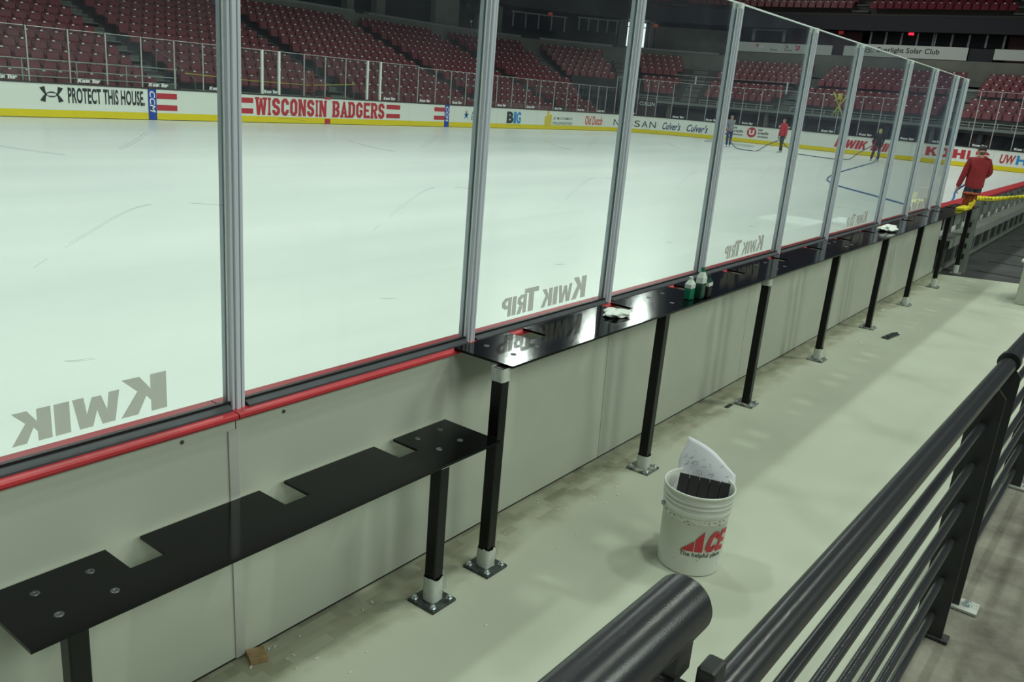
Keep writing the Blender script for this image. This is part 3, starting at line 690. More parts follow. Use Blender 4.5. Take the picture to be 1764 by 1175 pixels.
# paper drawing and ribbed block in the bucket
cd = Vector((math.cos(AZ), math.sin(AZ), 0)); rt = Vector((-cd.y, cd.x, 0)) * 1.0   # cd: towards the viewer, rt: to the viewer's right
if rt.dot(Vector(cr)) < 0: rt = -rt
Bc = Vector((BX, BY, FZ))
mb = MB()
def pw(u, v):   # curved paper sheet
    return Bc + rt * (u + 0.006 * math.sin(v * 40)) + cd * (-0.05 - 0.035 * math.cos(u * 9) + 0.02 * math.sin(u * 17 + v * 9) - v * 0.42) + Vector((0, 0, 0.30 + v))
cor = [(-0.122, -0.04), (-0.085, 0.215), (0.145, 0.095), (0.130, -0.06)]
N = 14; vs = []
for i in range(N + 1):
    for j in range(N + 1):
        a, b = i / N, j / N
        u = (1 - a) * ((1 - b) * cor[0][0] + b * cor[1][0]) + a * ((1 - b) * cor[3][0] + b * cor[2][0])
        v = (1 - a) * ((1 - b) * cor[0][1] + b * cor[1][1]) + a * ((1 - b) * cor[3][1] + b * cor[2][1]) + 0.018 * math.sin(PI * a) * b
        vs.append(pw(u, v))
mb.add(vs, [(i * (N + 1) + j, (i + 1) * (N + 1) + j, (i + 1) * (N + 1) + j + 1, i * (N + 1) + j + 1) for i in range(N) for j in range(N)], 0, True)
pt = thing('paper_sheet', tuple(Bc + Vector((0, 0, 0.3))), 'curled white paper drawing sticking out of the bucket', 'paper')
ps = mb.build('sheet', M['paper'], pt); sm = ps.modifiers.new('thick', 'SOLIDIFY'); sm.thickness = 0.0008
mb = MB(); rnd = random.Random(11)
def ink(u, v): return pw(u, v) + cd * 0.0022
for k in range(26):
    u = rnd.uniform(-0.085, 0.105); v = rnd.uniform(0.06, 0.165) - 0.40 * (u + 0.04); L = rnd.uniform(0.006, 0.022); ang = rnd.choice((0.65, 0.75, -0.9, 0.2))
    du, dv = L * math.cos(ang), L * math.sin(ang); nu, nv = -0.0007 * math.sin(ang), 0.0007 * math.cos(ang)
    put_poly(mb, [(u - nu, v - nv), (u + du - nu, v + dv - nv), (u + du + nu, v + dv + nv), (u + nu, v + nv)], ink)
for (u, v) in ((-0.03, 0.11), (-0.012, 0.075)):
    for k in range(12):
        a, b = 2 * PI * k / 12, 2 * PI * (k + 1) / 12
        put_poly(mb, [(u + r * math.cos(t), v + r * math.sin(t) * .8) for r, t in ((0.010, a), (0.0112, a), (0.0112, b), (0.010, b))], ink)
mb.build('sketch_lines', M['ink'], pt)
kt = thing('ribbed_block', tuple(Bc + Vector((0, 0, 0.3))), 'black ribbed rubber block standing in the bucket before the paper', 'block')
mb = MB()
c0 = Bc + rt * 0.012 + cd * 0.005 + Vector((0, 0, 0.275)); tilt = Vector((0, 0, 1)) - cd * 0.45 + rt * 0.05; tilt.normalize(); rr = (rt - Vector((0, 0, 0.04))).normalized(); nn = rr.cross(tilt)
for k in range(5):
    q = c0 + rr * ((k - 2) * 0.0435)
    mb.obox(q, rr, nn, tilt, 0.0208, 0.016, 0.118, 0, 0.003)
mb.obox(c0 - tilt * 0.008, rr, nn, tilt, 0.106, 0.013, 0.110)
mb.build('rubber_body', M['black_foam'], kt)

# wood offcut, scraps
mb = MB(); mb.obox((1.478, -0.118, FZ + 0.012), (0.9, -0.35, 0), (0.35, 0.9, 0), (0, 0, 1), 0.030, 0.030, 0.012, 0, 0.0015)
tag(mb.build('wood_offcut', M['wood'], None, (1.478, -0.118, FZ)), 'small brown wood offcut on the floor against the boards', 'wood block')
mb = MB(); rnd = random.Random(21)
for k in range(60):
    x = rnd.uniform(1.3, 5.0); y = -0.10 - abs(rnd.gauss(0, 0.14)); s_ = rnd.uniform(0.003, 0.008); a = rnd.uniform(0, PI)
    mb.obox((x, y, FZ + 0.0016), (math.cos(a), math.sin(a), 0), (-math.sin(a), math.cos(a), 0), (0, 0, 1), s_, s_ * 0.45, 0.0012)
for k in range(14):
    x = rnd.uniform(7.6, 9.6); y = rnd.uniform(-0.75, -0.2); s_ = rnd.uniform(0.01, 0.03); a = rnd.uniform(0, PI)
    mb.obox((x, y, FZ + 0.002), (math.cos(a), math.sin(a), 0), (-math.sin(a), math.cos(a), 0), (0, 0, 1), s_, s_ * 0.35, 0.0015)
tag(mb.build('floor_scraps', M['debris']), 'small pale scraps of tape scattered on the floor along the boards', 'scraps', kind='stuff')
mb = MB(); mb.box((5.10, -0.262, FZ), (5.19, -0.238, FZ + 0.006)); tag(mb.build('dark_offcut', M['gasket']), 'thin dark offcut on the floor by the third tall leg', 'offcut')
mb = MB(); mb.obox((8.16, -0.56, FZ + 0.007), (1, -0.12, 0), (0.12, 1, 0), (0, 0, 1), 0.14, 0.032, 0.007, 0, 0.002); mb.obox((8.2, -0.565, FZ + 0.017), (1, -0.12, 0), (0.12, 1, 0), (0, 0, 1), 0.12, 0.010, 0.003, 0, 0.002)
tag(mb.build('dark_bar', M['plate']), 'short dark metal bar lying on the floor by the fifth tall leg', 'metal bar')

# ------------------------------------------------------------------ guardrails
def RY(x): return -1.775 - 0.0262 * x
def guard_bars(t, x0, x1, zs, r=0.0145):
    for z in zs:
        mb = MB(); mb.cyl((x0, RY(x0), z), (x1 - 0.012, RY(x1), z), r, n=18)
        mb.lathe([(r, 0), (r * .7, 0.0)], 4, 0, (x1, RY(x1), z))
        e = Vector((x1 - 0.012, RY(x1), z)); mb.cyl(e, e + Vector((0.010, 0, 0)), r, r * 0.6, n=18)
        mb.build('bar', M['rail'], t)
def flat_post(t, x, z1, half=0.052, th=0.007, plate=None):
    mb = MB(); mb.box((x - th, RY(x) - half, FZ), (x + th, RY(x) + half, z1 - 0.055), 0, 0.0015)
    mb.add([(x + sx * th, RY(x) + y, z) for sx in (-1, 1) for y, z in ((-half, z1 - 0.055), (half, z1 - 0.055), (0.016, z1 - 0.018), (-0.016, z1 - 0.018))],
           [(0, 1, 2, 3), (7, 6, 5, 4), (0, 4, 5, 1), (1, 5, 6, 2), (2, 6, 7, 3), (3, 7, 4, 0)])
    p = mb.build('post', M['rail_post'], t)
    if plate:
        MB().box((x - 0.03, RY(x) - half - 0.01 - plate, FZ), (x + 0.07, RY(x) + half * .2, FZ + 0.012), 0, 0.002).build('base_plate', M['galv'], p)
        b = MB(); bx, by = x + 0.022, RY(x) - half - plate * 0.45
        b.cyl((bx, by, FZ + 0.012), (bx, by, FZ + 0.016), 0.019, n=20); b.cyl((bx, by, FZ + 0.016), (bx, by, FZ + 0.030), 0.0145, n=6, smooth=False); b.cyl((bx, by, FZ + 0.030), (bx, by, FZ + 0.033), 0.011, n=12)
        tag(b.build('bolt', M['zinc'], p), 'shiny hex bolt')
    return p
ZS = [1.055, 0.896, 0.737, 0.582, 0.417, 0.261]
ga = thing('guardrail', (0.2, RY(0.2), FZ), 'short dark grey handrail with cut end in the bottom foreground', 'guardrail', 'dark grey guardrails')
mb = MB(); y1 = -1.872
mb.cyl((-0.9, -1.846, 1.611), (0.688, y1, 1.611), 0.0305, n=40); mb.cyl((0.688, y1, 1.611), (0.694, y1, 1.611), 0.0305, 0.027, n=40)
mb.build('top_rail', M['rail'], ga)
mb = MB(); mb.box((0.655, y1 - 0.045, FZ), (0.669, y1 + 0.042, 1.545), 0, 0.002); mb.box((0.669, y1 - 0.050, FZ), (0.700, y1 - 0.030, 1.565), 0, 0.004); mb.box((0.66, y1 - 0.014, 1.54), (0.695, y1 + 0.014, 1.60))
mb.build('post', M['rail_post'], ga)
gb = thing('guardrail', (2.2, RY(2.2), FZ), 'dark grey guardrail with round top rail and six thin bars, beside the bucket', 'guardrail', 'dark grey guardrails')
mb = MB(); mb.cyl((0.70, RY(0.70), 1.222), (3.60, RY(3.6), 1.222), 0.0302, n=40); mb.build('top_rail', M['rail'], gb)
guard_bars(gb, 0.72, 3.312, ZS)
flat_post(gb, 3.322, 1.222); 
mb = MB(); mb.box((3.30, RY(3.32) - 0.075, FZ), (3.36, RY(3.32) + 0.03, FZ + 0.012), 0, 0.002); mb.build('foot_plate', M['rail_post'], gb)
flat_post(gb, 0.76, 1.222)
gc = thing('guardrail', (4.8, RY(4.8), FZ), 'dark grey guardrail section running off the right edge, bolted on bare steel plates', 'guardrail', 'dark grey guardrails')
mb = MB(); mb.cyl((3.64, RY(3.64), 1.238), (6.6, RY(6.6), 1.238), 0.0315, n=40); mb.cyl((3.615, RY(3.62), 1.230), (3.665, RY(3.66), 1.230), 0.040, n=32); mb.build('top_rail', M['rail'], gc)
guard_bars(gc, 3.68, 5.20, ZS); 
flat_post(gc, 3.63, 1.236, plate=0.06)
flat_post(gc, 5.22, 1.236, plate=0.06)
guard_bars(gc, 5.26, 6.6, ZS)

# ------------------------------------------------------------------ far end of the concourse: open bench frames, tape, pale block
tag(MB().box((11.15, -1.95, FZ), (11.80, -1.21, 0.655), 0, 0.01).build('barrier_block', M['board_back'], None, (11.6, -1.9, FZ)), 'pale barrier block at the right edge beyond the guardrail', 'barrier')
tag(MB().box((11.1, -1.98, 0.656), (11.85, -1.18, 0.685), 0, 0.006).build('block_lid', M['bucket'], None, (11.6, -1.9, 0.656)), 'white lid board lying on the pale barrier block', 'lid')
bz = FZ - 0.07
for k in range(5):
    x0 = 12.45 + k * 2.45; x1 = x0 + 2.43
    t = thing('bench_frame', ((x0 + x1) / 2, -0.1, bz), 'open grey steel board frame with red cap, %s beyond the black shelf' % ('nearest one' if k == 0 else nth(k + 1) + ' one'), 'board frame', 'open board frames')
    tag(MB().box((x0, -0.11, CAPZ - 0.03), (x1, 0.08, CAPZ + 0.006), 0, 0.006).build('cap_rail', M['red_cap'], t), 'red cap rail')
    MB().box((x0, 0.02, 0.0), (x1, 0.04, CAPZ - 0.03)).build('ice_panel', M['white_board'], t)
    for j in range(4):
        xx = x0 + 0.03 + j * (x1 - x0 - 0.06) / 3
        MB().box((xx - 0.024, -0.045, bz), (xx + 0.024, 0.019, CAPZ - 0.031), 0, 0.004).build('stud', M['frame_grey'], t)
    pn = MB()
    for j in range(3):
        a = x0 + 0.06 + j * (x1 - x0 - 0.06) / 3; pn.box((a, -0.02, 0.70), (a + 0.74, 0.0, CAPZ - 0.04)); 
    p_ = pn.build('upper_panel', M['frame_grey'], t)
    mb = MB()
    for j in range(3):
        a = x0 + 0.35 + j * (x1 - x0 - 0.06) / 3; mb.box((a, -0.0235, 0.86), (a + 0.14, -0.0202, 0.91)); mb.box((a - .15, -0.03, 0.71), (a - .12, -0.0202, 1.0))
    mb.build('slot', M['void'], p_)
    mb = MB(); mb.box((x0, -0.20, 0.60), (x1, -0.03, 0.625), 0, 0.004); mb.box((x0, -0.205, 0.50), (x1, -0.195, 0.62)); 
    mb.build('ledge', M['frame_grey'], t)
    MB().box((x0, -0.06, bz), (x1, 0.01, bz + 0.05)).build('bottom_rail', M['frame_grey'], t)
    MB().box((x0, -0.012, bz + 0.05), (x1, 0.0, 0.60)).build('back_sheet', M['void'], t)
# stout channel post at the shelf end
t = thing('steel_post', (13.25, -0.17, bz), 'stout grey slotted steel channel post at the end of the black shelf', 'post')
mb = MB(); mb.box((13.18, -0.34, bz), (13.20, -0.215, 1.10)); mb.box((13.32, -0.34, bz), (13.34, -0.215, 1.10)); mb.box((13.20, -0.225, bz), (13.32, -0.215, 1.10)); mb.build('channel', M['frame_grey'], t)
for z in (0.3, 0.45, 0.6, 0.75): MB().box((13.1785, -0.30, z), (13.1799, -0.26, z + 0.07)).build('slot', M['void'], t)
# orange clamp block and yellow padding on the shelf end
mb = MB(); mb.box((12.63, -0.34, SZ + 0.001), (12.82, -0.20, SZ + 0.17), 0, 0.01); mb.box((12.60, -0.36, SZ + 0.17), (12.85, -0.18, SZ + 0.19), 0, 0.004)
tag(mb.build('orange_block', M['orange'], None, (12.72, -0.27, SZ)), 'orange brown block standing on the far end of the black shelf', 'block')
tag(MB().box((12.02, -0.355, SZ + 0.001), (12.50, -0.24, SZ + 0.035), 0, 0.006).build('yellow_pad', M['tape_yellow'], None, (12.2, -0.3, SZ)), 'flat bright yellow pad on the far end of the black shelf', 'pad')
# caution tape
t = thing('caution_tape', (12.8, -0.28, SZ + 0.1), 'yellow caution tape strung from the shelf end towards the right edge', 'tape')
pts = [Vector((12.83, -0.29, SZ + 0.12)), Vector((13.6, -0.42, SZ + 0.085)), Vector((14.6, -0.58, SZ + 0.075)), Vector((15.8, -0.76, SZ + 0.085)), Vector((17.0, -0.92, SZ + 0.11))]
mb = MB(); hh = 0.031; P = []
for i in range(len(pts) - 1):
    for k in range(6):
        P.append(pts[i].lerp(pts[i + 1], k / 6))
P.append(pts[-1])
for i in range(len(P) - 1):
    tw = 0.25 * math.sin(i * 0.4); tw2 = 0.25 * math.sin((i + 1) * 0.4)
    up1 = Vector((0, math.sin(tw), math.cos(tw))); up2 = Vector((0, math.sin(tw2), math.cos(tw2)))
    mb.add([P[i] - up1 * hh, P[i + 1] - up2 * hh, P[i + 1] + up2 * hh, P[i] + up1 * hh], [(0, 1, 2, 3)], 0, True)
for k, (dx, dz) in enumerate(((-0.35, -0.10), (-0.55, 0.02), (-0.25, 0.10))):
    mb.add([(12.6, -0.36, SZ + 0.06), (12.6, -0.36, SZ + 0.11), (12.6 + dx, -0.37, SZ + 0.10 + dz * .4), (12.6 + dx, -0.37, SZ + 0.06 + dz * .4)], [(0, 1, 2, 3)])
o = mb.build('ribbon', M['tape_yellow'], t); s_ = o.modifiers.new('thick', 'SOLIDIFY'); s_.thickness = 0.001
mb = MB()
for k in range(3):
    a = P[3 + 7 * k]; b = P[6 + 7 * k]; d = b - a
    fn = lambda u, v: a + d * u + Vector((0.0, -0.006, -0.014 + v))
    put_text(mb, 'CAUTION', fn, 0.05, 0.95, 0, 0.028, bold=0.0)
mb.build('lettering', M['tape_black'], t)

# ------------------------------------------------------------------ far boards
YF, XE, RR = 25.8, 52.2, 6.9
XC, YC = XE - RR, YF - RR
def rink(s, off=0.0):
    if s <= XC: return (s, YF + off), (0.0, 1.0)
    a = (s - XC) / RR
    if a <= PI / 2:
        th = PI / 2 - a; n = (math.cos(th), math.sin(th)); return (XC + (RR + off) * n[0], YC + (RR + off) * n[1]), n
    return (XE + off, YC - (s - XC - RR * PI / 2)), (1.0, 0.0)
def wall_strip(mb, s0, s1, o0, o1, z0, z1, mi=0):
    ss = [s0]
    step = 0.45 if s1 > XC - 0.5 and s0 < XC + RR * PI / 2 + .5 else (s1 - s0)
    n = max(1, int(round((s1 - s0) / step))); ss = [s0 + (s1 - s0) * k / n for k in range(n + 1)]
    vs = []
    for s in ss:
        a, _ = rink(s, o0); b, _ = rink(s, o1)
        vs += [(*a, z0), (*b, z0), (*b, z1), (*a, z1)]
    fs = [(4 * i + k, 4 * (i + 1) + k, 4 * (i + 1) + (k + 1) % 4, 4 * i + (k + 1) % 4) for i in range(n) for k in range(4)]
    fs += [(0, 1, 2, 3), (4 * n + 3, 4 * n + 2, 4 * n + 1, 4 * n)]
    mb.add(vs, fs, mi)
def on_wall(off=-0.008): return lambda u, v: (*rink(u, off)[0], v)
W_ = on_wall()
def stripes(s0, s1): 
    mb = MB()
    for z0, z1 in ((0.72, 0.91), (0.33, 0.52)): wall_strip(mb, s0, s1, -0.008, -0.002, z0, z1)
    return mb
def circle(s, z, r, rin=0.0, n=24):
    out = []
    for k in range(n):
        a, b = 2 * PI * k / n, 2 * PI * (k + 1) / n
        out.append([(s + rin * math.cos(a), z + rin * math.sin(a)), (s + r * math.cos(a), z + r * math.sin(a)), (s + r * math.cos(b), z + r * math.sin(b)), (s + rin * math.cos(b), z + rin * math.sin(b))])
    return out
def board(s0, s1, label):
    p, n = rink((s0 + s1) / 2)
    t = thing('rink_board', (p[0], p[1], 0), label, 'rink board', 'boards on the far side of the ice')
    mb = MB(); wall_strip(mb, s0 + .004, s1 - .004, 0, 0.10, 0.245, 1.03); mb.build('panel', M['white_board'], t)
    mb = MB(); wall_strip(mb, s0 + .004, s1 - .004, -0.003, 0.10, 0.02, 0.244); tag(mb.build('kick_plate', M['kick'], t), 'bright yellow kick plate')
    mb = MB(); wall_strip(mb, s0 + .001, s1 - .001, -0.02, 0.16, 1.031, 1.075); mb.build('cap_rail', M['dark_cap'], t)
    return t
def letters(t, items, name='lettering', m='print_dark', lab=None):
    mb = MB()
    for it in items:
        put_text(mb, it[0], W_, it[1], it[2], it[3], it[4], bold=it[5] if len(it) > 5 else 0.02, shear=it[6] if len(it) > 6 else 0)
    return tag(mb.build(name, M[m], t), lab)

t = board(6, 16.2, 'white far board with a dark curved emblem and a three-word dark slogan')
letters(t, [('PROTECT THIS HOUSE.', 13.50, 16.08, 0.46, 0.95, 0.03)])
mb = MB(); cs, cz = 13.0, 0.71
# two opposed arcs crossing, thick at their ends
for sg in (1, -1):
    n = 20; po, pi_ = [], []
    for k in range(n + 1):
        u = -1 + 2 * k / n
        po.append((cs + u * 0.36, cz + sg * (-0.090 + 0.285 * abs(u) ** 2.0)))
        pi_.append((cs + u * (0.30 - 0.10 * abs(u)), cz + sg * (-0.045 + 0.285 * abs(u) ** 4.0)))
    for k in range(n): put_poly(mb, [po[k], po[k + 1], pi_[k + 1], pi_[k]], W_)
tag(mb.build('emblem', M['print_dark'], t), 'dark emblem of two crossed arcs')
t = board(16.2, 19.0, 'white far board with blue upright strip and two red bars, left of the team name')
mb = MB(); wall_strip(mb, 16.205, 16.51, -0.010, -0.002, 0.02, 1.03); tag(mb.build('blue_strip', M['blue'], t), 'blue upright strip')
tr = lambda u, v: (*rink(16.36 + v, -0.013)[0], 1.0 - u)
mb = MB(); put_text(mb, 'CCM', tr, 0.03, 0.74, -0.10, 0.10, bold=0.02, shear=0.2); mb.build('strip_lettering', M['print_white'], t)
tag(stripes(16.52, 17.29).build('bars', M['print_red'], t), 'two red horizontal bars')
t = board(19.0, 29.0, 'white far board with the large red two-word team name')
tag(stripes(19.87, 20.47).build('bars', M['print_red'], t), 'two red horizontal bars left'); tag(stripes(27.55, 28.41).build('bars', M['print_red'], t), 'two red horizontal bars right')
mb = MB(); put_block(mb, 'WISCONSIN', W_, 20.58, 24.08, 0.29, 0.95, gap=.16, serif=True, w=.36); put_block(mb, 'BADGERS', W_, 24.42, 27.42, 0.29, 0.95, gap=.16, serif=True, w=.36)
mb.build('lettering', M['print_red'], t)
mb = MB(); wall_strip(mb, 24.0, 24.30, -0.010, -0.004, 0.03, 0.22); wall_strip(mb, 24.0, 24.30, -0.024, 0.02, 1.0, 1.078); tag(mb.build('centre_mark', M['print_red'], t), 'dark red centre line mark')
t = board(29.0, 32.2, 'white far board with two red bars then a blue strip, right of the team name')
tag(stripes(30.72, 31.46).build('bars', M['print_red'], t), 'two red horizontal bars')
mb = MB(); wall_strip(mb, 31.47, 31.80, -0.010, -0.002, 0.02, 1.03); tag(mb.build('blue_strip', M['blue'], t), 'blue upright strip')
tr2 = lambda u, v: (*rink(31.635 + v, -0.013)[0], 1.0 - u)
mb = MB(); put_text(mb, 'CCM', tr2, 0.03, 0.74, -0.10, 0.10, bold=0.02, shear=0.2); mb.build('strip_lettering', M['print_white'], t)
t = board(32.2, 35.6, 'white far board with a blue and yellow star figure and two-line grey name')
mb = MB()
for a, r in ((90, .30), (235, .26), (305, .26), (160, .2), (20, .2)):
    c_, s_ = math.cos(math.radians(a)), math.sin(math.radians(a))
    put_poly(mb, [(33.1 - s_ * .06, 0.6 + c_ * .06), (33.1 + r * c_ * 1.15, 0.6 + r * s_), (33.1 + s_ * .06, 0.6 - c_ * .06)], W_)
tag(mb.build('star_emblem', M['print_lblue'], t), 'blue star figure')
mb = MB()
for a in (125, 60): 
    c_, s_ = math.cos(math.radians(a)), math.sin(math.radians(a)); put_poly(mb, [(33.1 + .08 * c_ - s_ * .035, 0.62 + .08 * s_ + c_ * .035), (33.1 + .3 * c_, 0.62 + .27 * s_), (33.1 + .08 * c_ + s_ * .035, 0.62 + .08 * s_ - c_ * .035)], W_)
mb.build('star_ray', M['print_yellow'], t)
letters(t, [('Alliant', 33.50, 34.75, 0.63, 0.88, 0.01), ('Energy', 33.50, 34.75, 0.30, 0.58, 0.01)], m='print_grey')
t = board(35.6, 39.2, 'white far board with a bold black and blue conference monogram')
letters(t, [('B', 36.43, 37.02, 0.28, 0.88, 0.05)], m='print_dark'); letters(t, [('1', 37.03, 37.27, 0.28, 0.88, 0.05), ('G', 37.28, 37.68, 0.28, 0.88, 0.04)], name='blue_lettering', m='print_lblue')
t = board(39.2, 43.4, 'white far board with a small yellow building emblem and grey two-line name')
mb = MB()
for a, b, h in ((39.95, 40.12, .45), (40.15, 40.34, .75), (40.38, 40.62, .55)):
    wall_strip(mb, a, b, -0.008, -0.002, 0.27, 0.27 + h)
wall_strip(mb, 39.9, 40.66, -0.008, -0.002, 0.22, 0.26)
mb.build('building_emblem', M['print_yellow'], t)
letters(t, [('JD McCORMICK', 40.78, 42.8, 0.52, 0.70, 0.005), ('PROPERTIES', 40.78, 42.8, 0.28, 0.43, 0.005)], m='print_grey')
t = board(43.4, 46.7, 'white far board with orange red old-style brand lettering')
letters(t, [('Old Dutch', 44.2, 46.1, 0.33, 0.85, 0.02)], m='print_orange')
t = board(46.7, 50.45, 'white curved corner board with wide-spaced thin grey capitals')
letters(t, [(c, 47.18 + k * 0.548, 47.18 + k * 0.548 + (0.08 if c == 'I' else 0.43), 0.37, 0.76, 0.0) for k, c in enumerate('NISSAN')], m='print_dark')
t = board(50.45, 54.2, 'white curved corner board with the same navy script word twice')
letters(t, [("Culver's", 50.81, 51.99, 0.33, 0.80, 0.02, 0.35), ("Culver's", 52.40, 53.74, 0.33, 0.80, 0.02, 0.35)], m='print_navy')
t = board(54.2, 59.5, 'white end board with two round red letter emblems and three-line names')
for k, (a, b) in enumerate(((54.66, 55.19), (56.25, 56.86))):
    mb = MB(); c0 = (a + b) / 2
    for q in circle(c0, 0.66, 0.31, 0.0): put_poly(mb, q, W_)
    e = mb.build('round_emblem', M['print_red'], t)
    mb = MB(); w2 = on_wall(-0.012)
    put_text(mb, 'U', w2, c0 - 0.17, c0 + 0.17, 0.50, 0.82, bold=0.06); mb.build('initial', M['print_white'], e)
    letters(t, [('uw', b + 0.10, b + 0.40, 0.78, 0.90, 0.02), ('credit', b + 0.10, b + 0.80, 0.58, 0.76, 0.02), ('union', b + 0.10, b + 0.78, 0.39, 0.52, 0.02)])
t = board(59.5, 66.0, 'white end board with one large red slanted store name, behind the person in black')
mb = MB(); store_name(mb, W_, 61.73, 3.2, 0.33, 0.62, 0.28); mb.build('lettering', M['print_red'], t)
t = board(66.0, 70.15, "white end board with wide red block capitals, behind the person in red and black cap")
mb = MB()
for c, a, b in (('K', 66.78, 67.36), ('O', 67.42, 67.98), ('H', 68.16, 68.78), ('L', 68.88, 69.28), ("'", 69.26, 69.42), ('S', 69.44, 69.95)): put_block(mb, c, W_, a, b, 0.40, 0.88, w=.36, b=.24)
mb.build('lettering', M['print_red'], t)
t = board(70.15, 82, 'white end board with red and blue two-part name at the right edge')
letters(t, [('UW', 70.48, 71.22, 0.38, 0.86, 0.03, 0.2)], m='print_red'); letters(t, [('Health', 71.26, 73.2, 0.38, 0.86, 0.04)], name='blue_lettering', m='print_lblue')

# far glass
FP = [6.0, 7.25, 8.5, 9.8, 11.1, 12.39, 13.64, 14.84, 16.05, 17.26, 18.38, 19.7, 20.92, 21.71, 22.94, 24.03, 25.14, 26.38, 27.15, 28.34, 29.56, 30.77, 31.86, 32.99, 34.2, 35.47, 36.78, 38.09, 39.35, 40.72, 42.04, 43.22,
      44.44, 45.44, 46.29, 47.15, 48.0, 48.9, 49.57, 50.22, 51.27, 52.32, 53.43, 54.5, 55.66, 56.83, 57.99, 59.3, 60.62, 61.6, 62.89, 64.0, 65.2, 66.34, 67.4, 68.87, 69.86, 70.88, 72.1, 73.3]
def gtop(s): return 2.70 if s < 30 else (2.64 if s < 46.8 else (3.3 if s < 65 else 4.0))
kwik = {round(v, 1) for v in ()}
KT = [11.3, 13.86, 16.27, 18.62, 21.0, 27.39, 29.71, 32.02, 35.6, 38.2, 40.9, 43.3, 45.5, 48.0, 51.4, 53.5, 55.8, 58.2, 60.8, 63.0, 65.3, 67.0, 69.0, 71.0]
k = 0
for i, s in enumerate(FP):
    p, n = rink(s, 0.05)
    if in_view((p[0], p[1], 1.4), 60) is None: continue
    k += 1
    wide = s in (20.92, 21.71, 26.38, 27.15); r = 0.045 if wide else 0.022
    mb = MB(); mb.box((p[0] - r, p[1] - r, 1.0765), (p[0] + r, p[1] + r, gtop(s)), 0, 0.006)
    lab = ('thick white gate post in the far glass, %s from the left' if wide else 'slim metal post of the far glass, %s post from the left') % nth({20.92: 1, 21.71: 2, 26.38: 3, 27.15: 4}[s] if wide else k)
    tag(mb.build('glass_post', M['white_board'] if wide else M['rail_pale'], None, (p[0], p[1], 1.0765)), lab, 'post', 'far glass posts')
k = 0
for i in range(len(FP) - 1):
    s0, s1 = FP[i] + 0.05, FP[i + 1] - 0.05
    p, n = rink((s0 + s1) / 2, 0.05)
    if in_view((p[0], p[1], 1.4), 60) is None: continue
    k += 1
    t = thing('rink_glass', (p[0], p[1], 1.0765), 'clear pane of the far rink glass, %s pane from the left' % nth(k), 'glass panel', 'far rink glass')
    zt = min(gtop(FP[i]), gtop(FP[i + 1]))
    mb = MB(); wall_strip(mb, s0, s1, 0.044, 0.056, 1.0765, zt - 0.02); mb.build('pane', M['far_glass'], t)
    mb = MB(); wall_strip(mb, s0, s1, 0.0435, 0.0565, zt - 0.02, zt - 0.008); mb.build('top_edge', M['edge'], t)
    for q in KT:
        if s0 - 0.15 <= q < s1 + 0.02:
            q0 = max(q, s0 + 0.03); L = min(0.72, s1 - q0 - 0.02)
            if L < 0.25: q0 = s0 + 0.05; L = min(0.72, s1 - s0 - 0.1)
            mb = MB(); wg = on_wall(0.040)
            h = 0.12
            store_name(mb, wg, q0, L, 1.115, h, 0.2)
            tag(mb.build('lettering', M['print_white'], t), 'white slanted lettering on the glass foot')

# ------------------------------------------------------------------ the stand around the far side and the end
def bowl(q, d):
    if q <= 44: return (q, 28 + d), (0.0, 1.0)
    if q <= 54:
        th = math.radians(90 - (q - 44) * 9); n = (math.cos(th), math.sin(th)); return (44 + (7.4 + d) * n[0], 20.6 + (7.4 + d) * n[1]), n
    return (51.4 + d, 20.6 - (q - 54)), (1.0, 0.0)
def qstep(q, d): return 1.0 if (q < 44 or q >= 54) else 1.0 / ((7.4 + d) * math.radians(9))      # q advanced per metre walked along the row
def ring(mb, q0, q1, d0, d1, z0, z1, mi=0):
    qs = [q0]
    q = q0
    while q < q1 - 1e-6:
        nx = q + (0.5 if 44 - 1e-6 <= q < 54 - 1e-6 else (44 - q if q < 44 else 99))
        q = min(q1, nx); qs.append(q)
    vs = []
    for q in qs:
        a, _ = bowl(q, d0); b, _ = bowl(q, d1); vs += [(*a, z0), (*b, z0), (*b, z1), (*a, z1)]
    n = len(qs) - 1
    fs = [(4 * i + k, 4 * (i + 1) + k, 4 * (i + 1) + (k + 1) % 4, 4 * i + (k + 1) % 4) for i in range(n) for k in range(4)]
    fs += [(0, 1, 2, 3), (4 * n + 3, 4 * n + 2, 4 * n + 1, 4 * n)]
    mb.add(vs, fs, mi); return mb
def zrow(n): return 0.9 + 0.327 * n
VQ0, VQ1 = 47.35, 49.2
mb = MB()
for n in range(-1, 12):
    d0, d1 = n * .85 - .15, n * .85 + .70; z = zrow(n)
    segs = [(5.5, 18.3), (27.0, VQ0)] if n < 0 else [(5.5, VQ0)]
    if n >= 6: segs = [(5.5, 75)]
    elif n >= 4: segs.append((VQ1, 75))
    for a, b in segs: ring(mb, a, b, d0, d1 + (0.02 if n < 11 else 1.2), z - 0.45, z)
struct(mb, 'floor_stand', M['tread'], 'stepped dark concrete treads of the seating stand')
mb = MB()
ring(mb, 5.5, 18.3, -1.05, -1.0, -0.1, 0.62); ring(mb, 27.0, VQ0, -1.05, -1.0, -0.1, 0.62); ring(mb, 18.3, 27.0, -0.22, -0.16, -0.1, 0.95)
struct(mb, 'wall_stand', M['concrete'], 'low grey front wall of the far stand')
mb = MB(); ring(mb, 5.5, 75, 10.40, 10.75, 4.0, 5.66); 
struct(mb, 'wall_top', M['concrete'], 'grey wall along the top row of the stand')
mb = MB(); ring(mb, 5.5, 37.0, 10.36, 10.80, 5.661, 5.80); ring(mb, 38.1, 46.8, 10.36, 10.80, 5.661, 5.80); ring(mb, 47.35, 49.4, 10.36, 10.80, 5.661, 5.80); ring(mb, 50.2, 52.25, 10.36, 10.80, 5.661, 5.80)
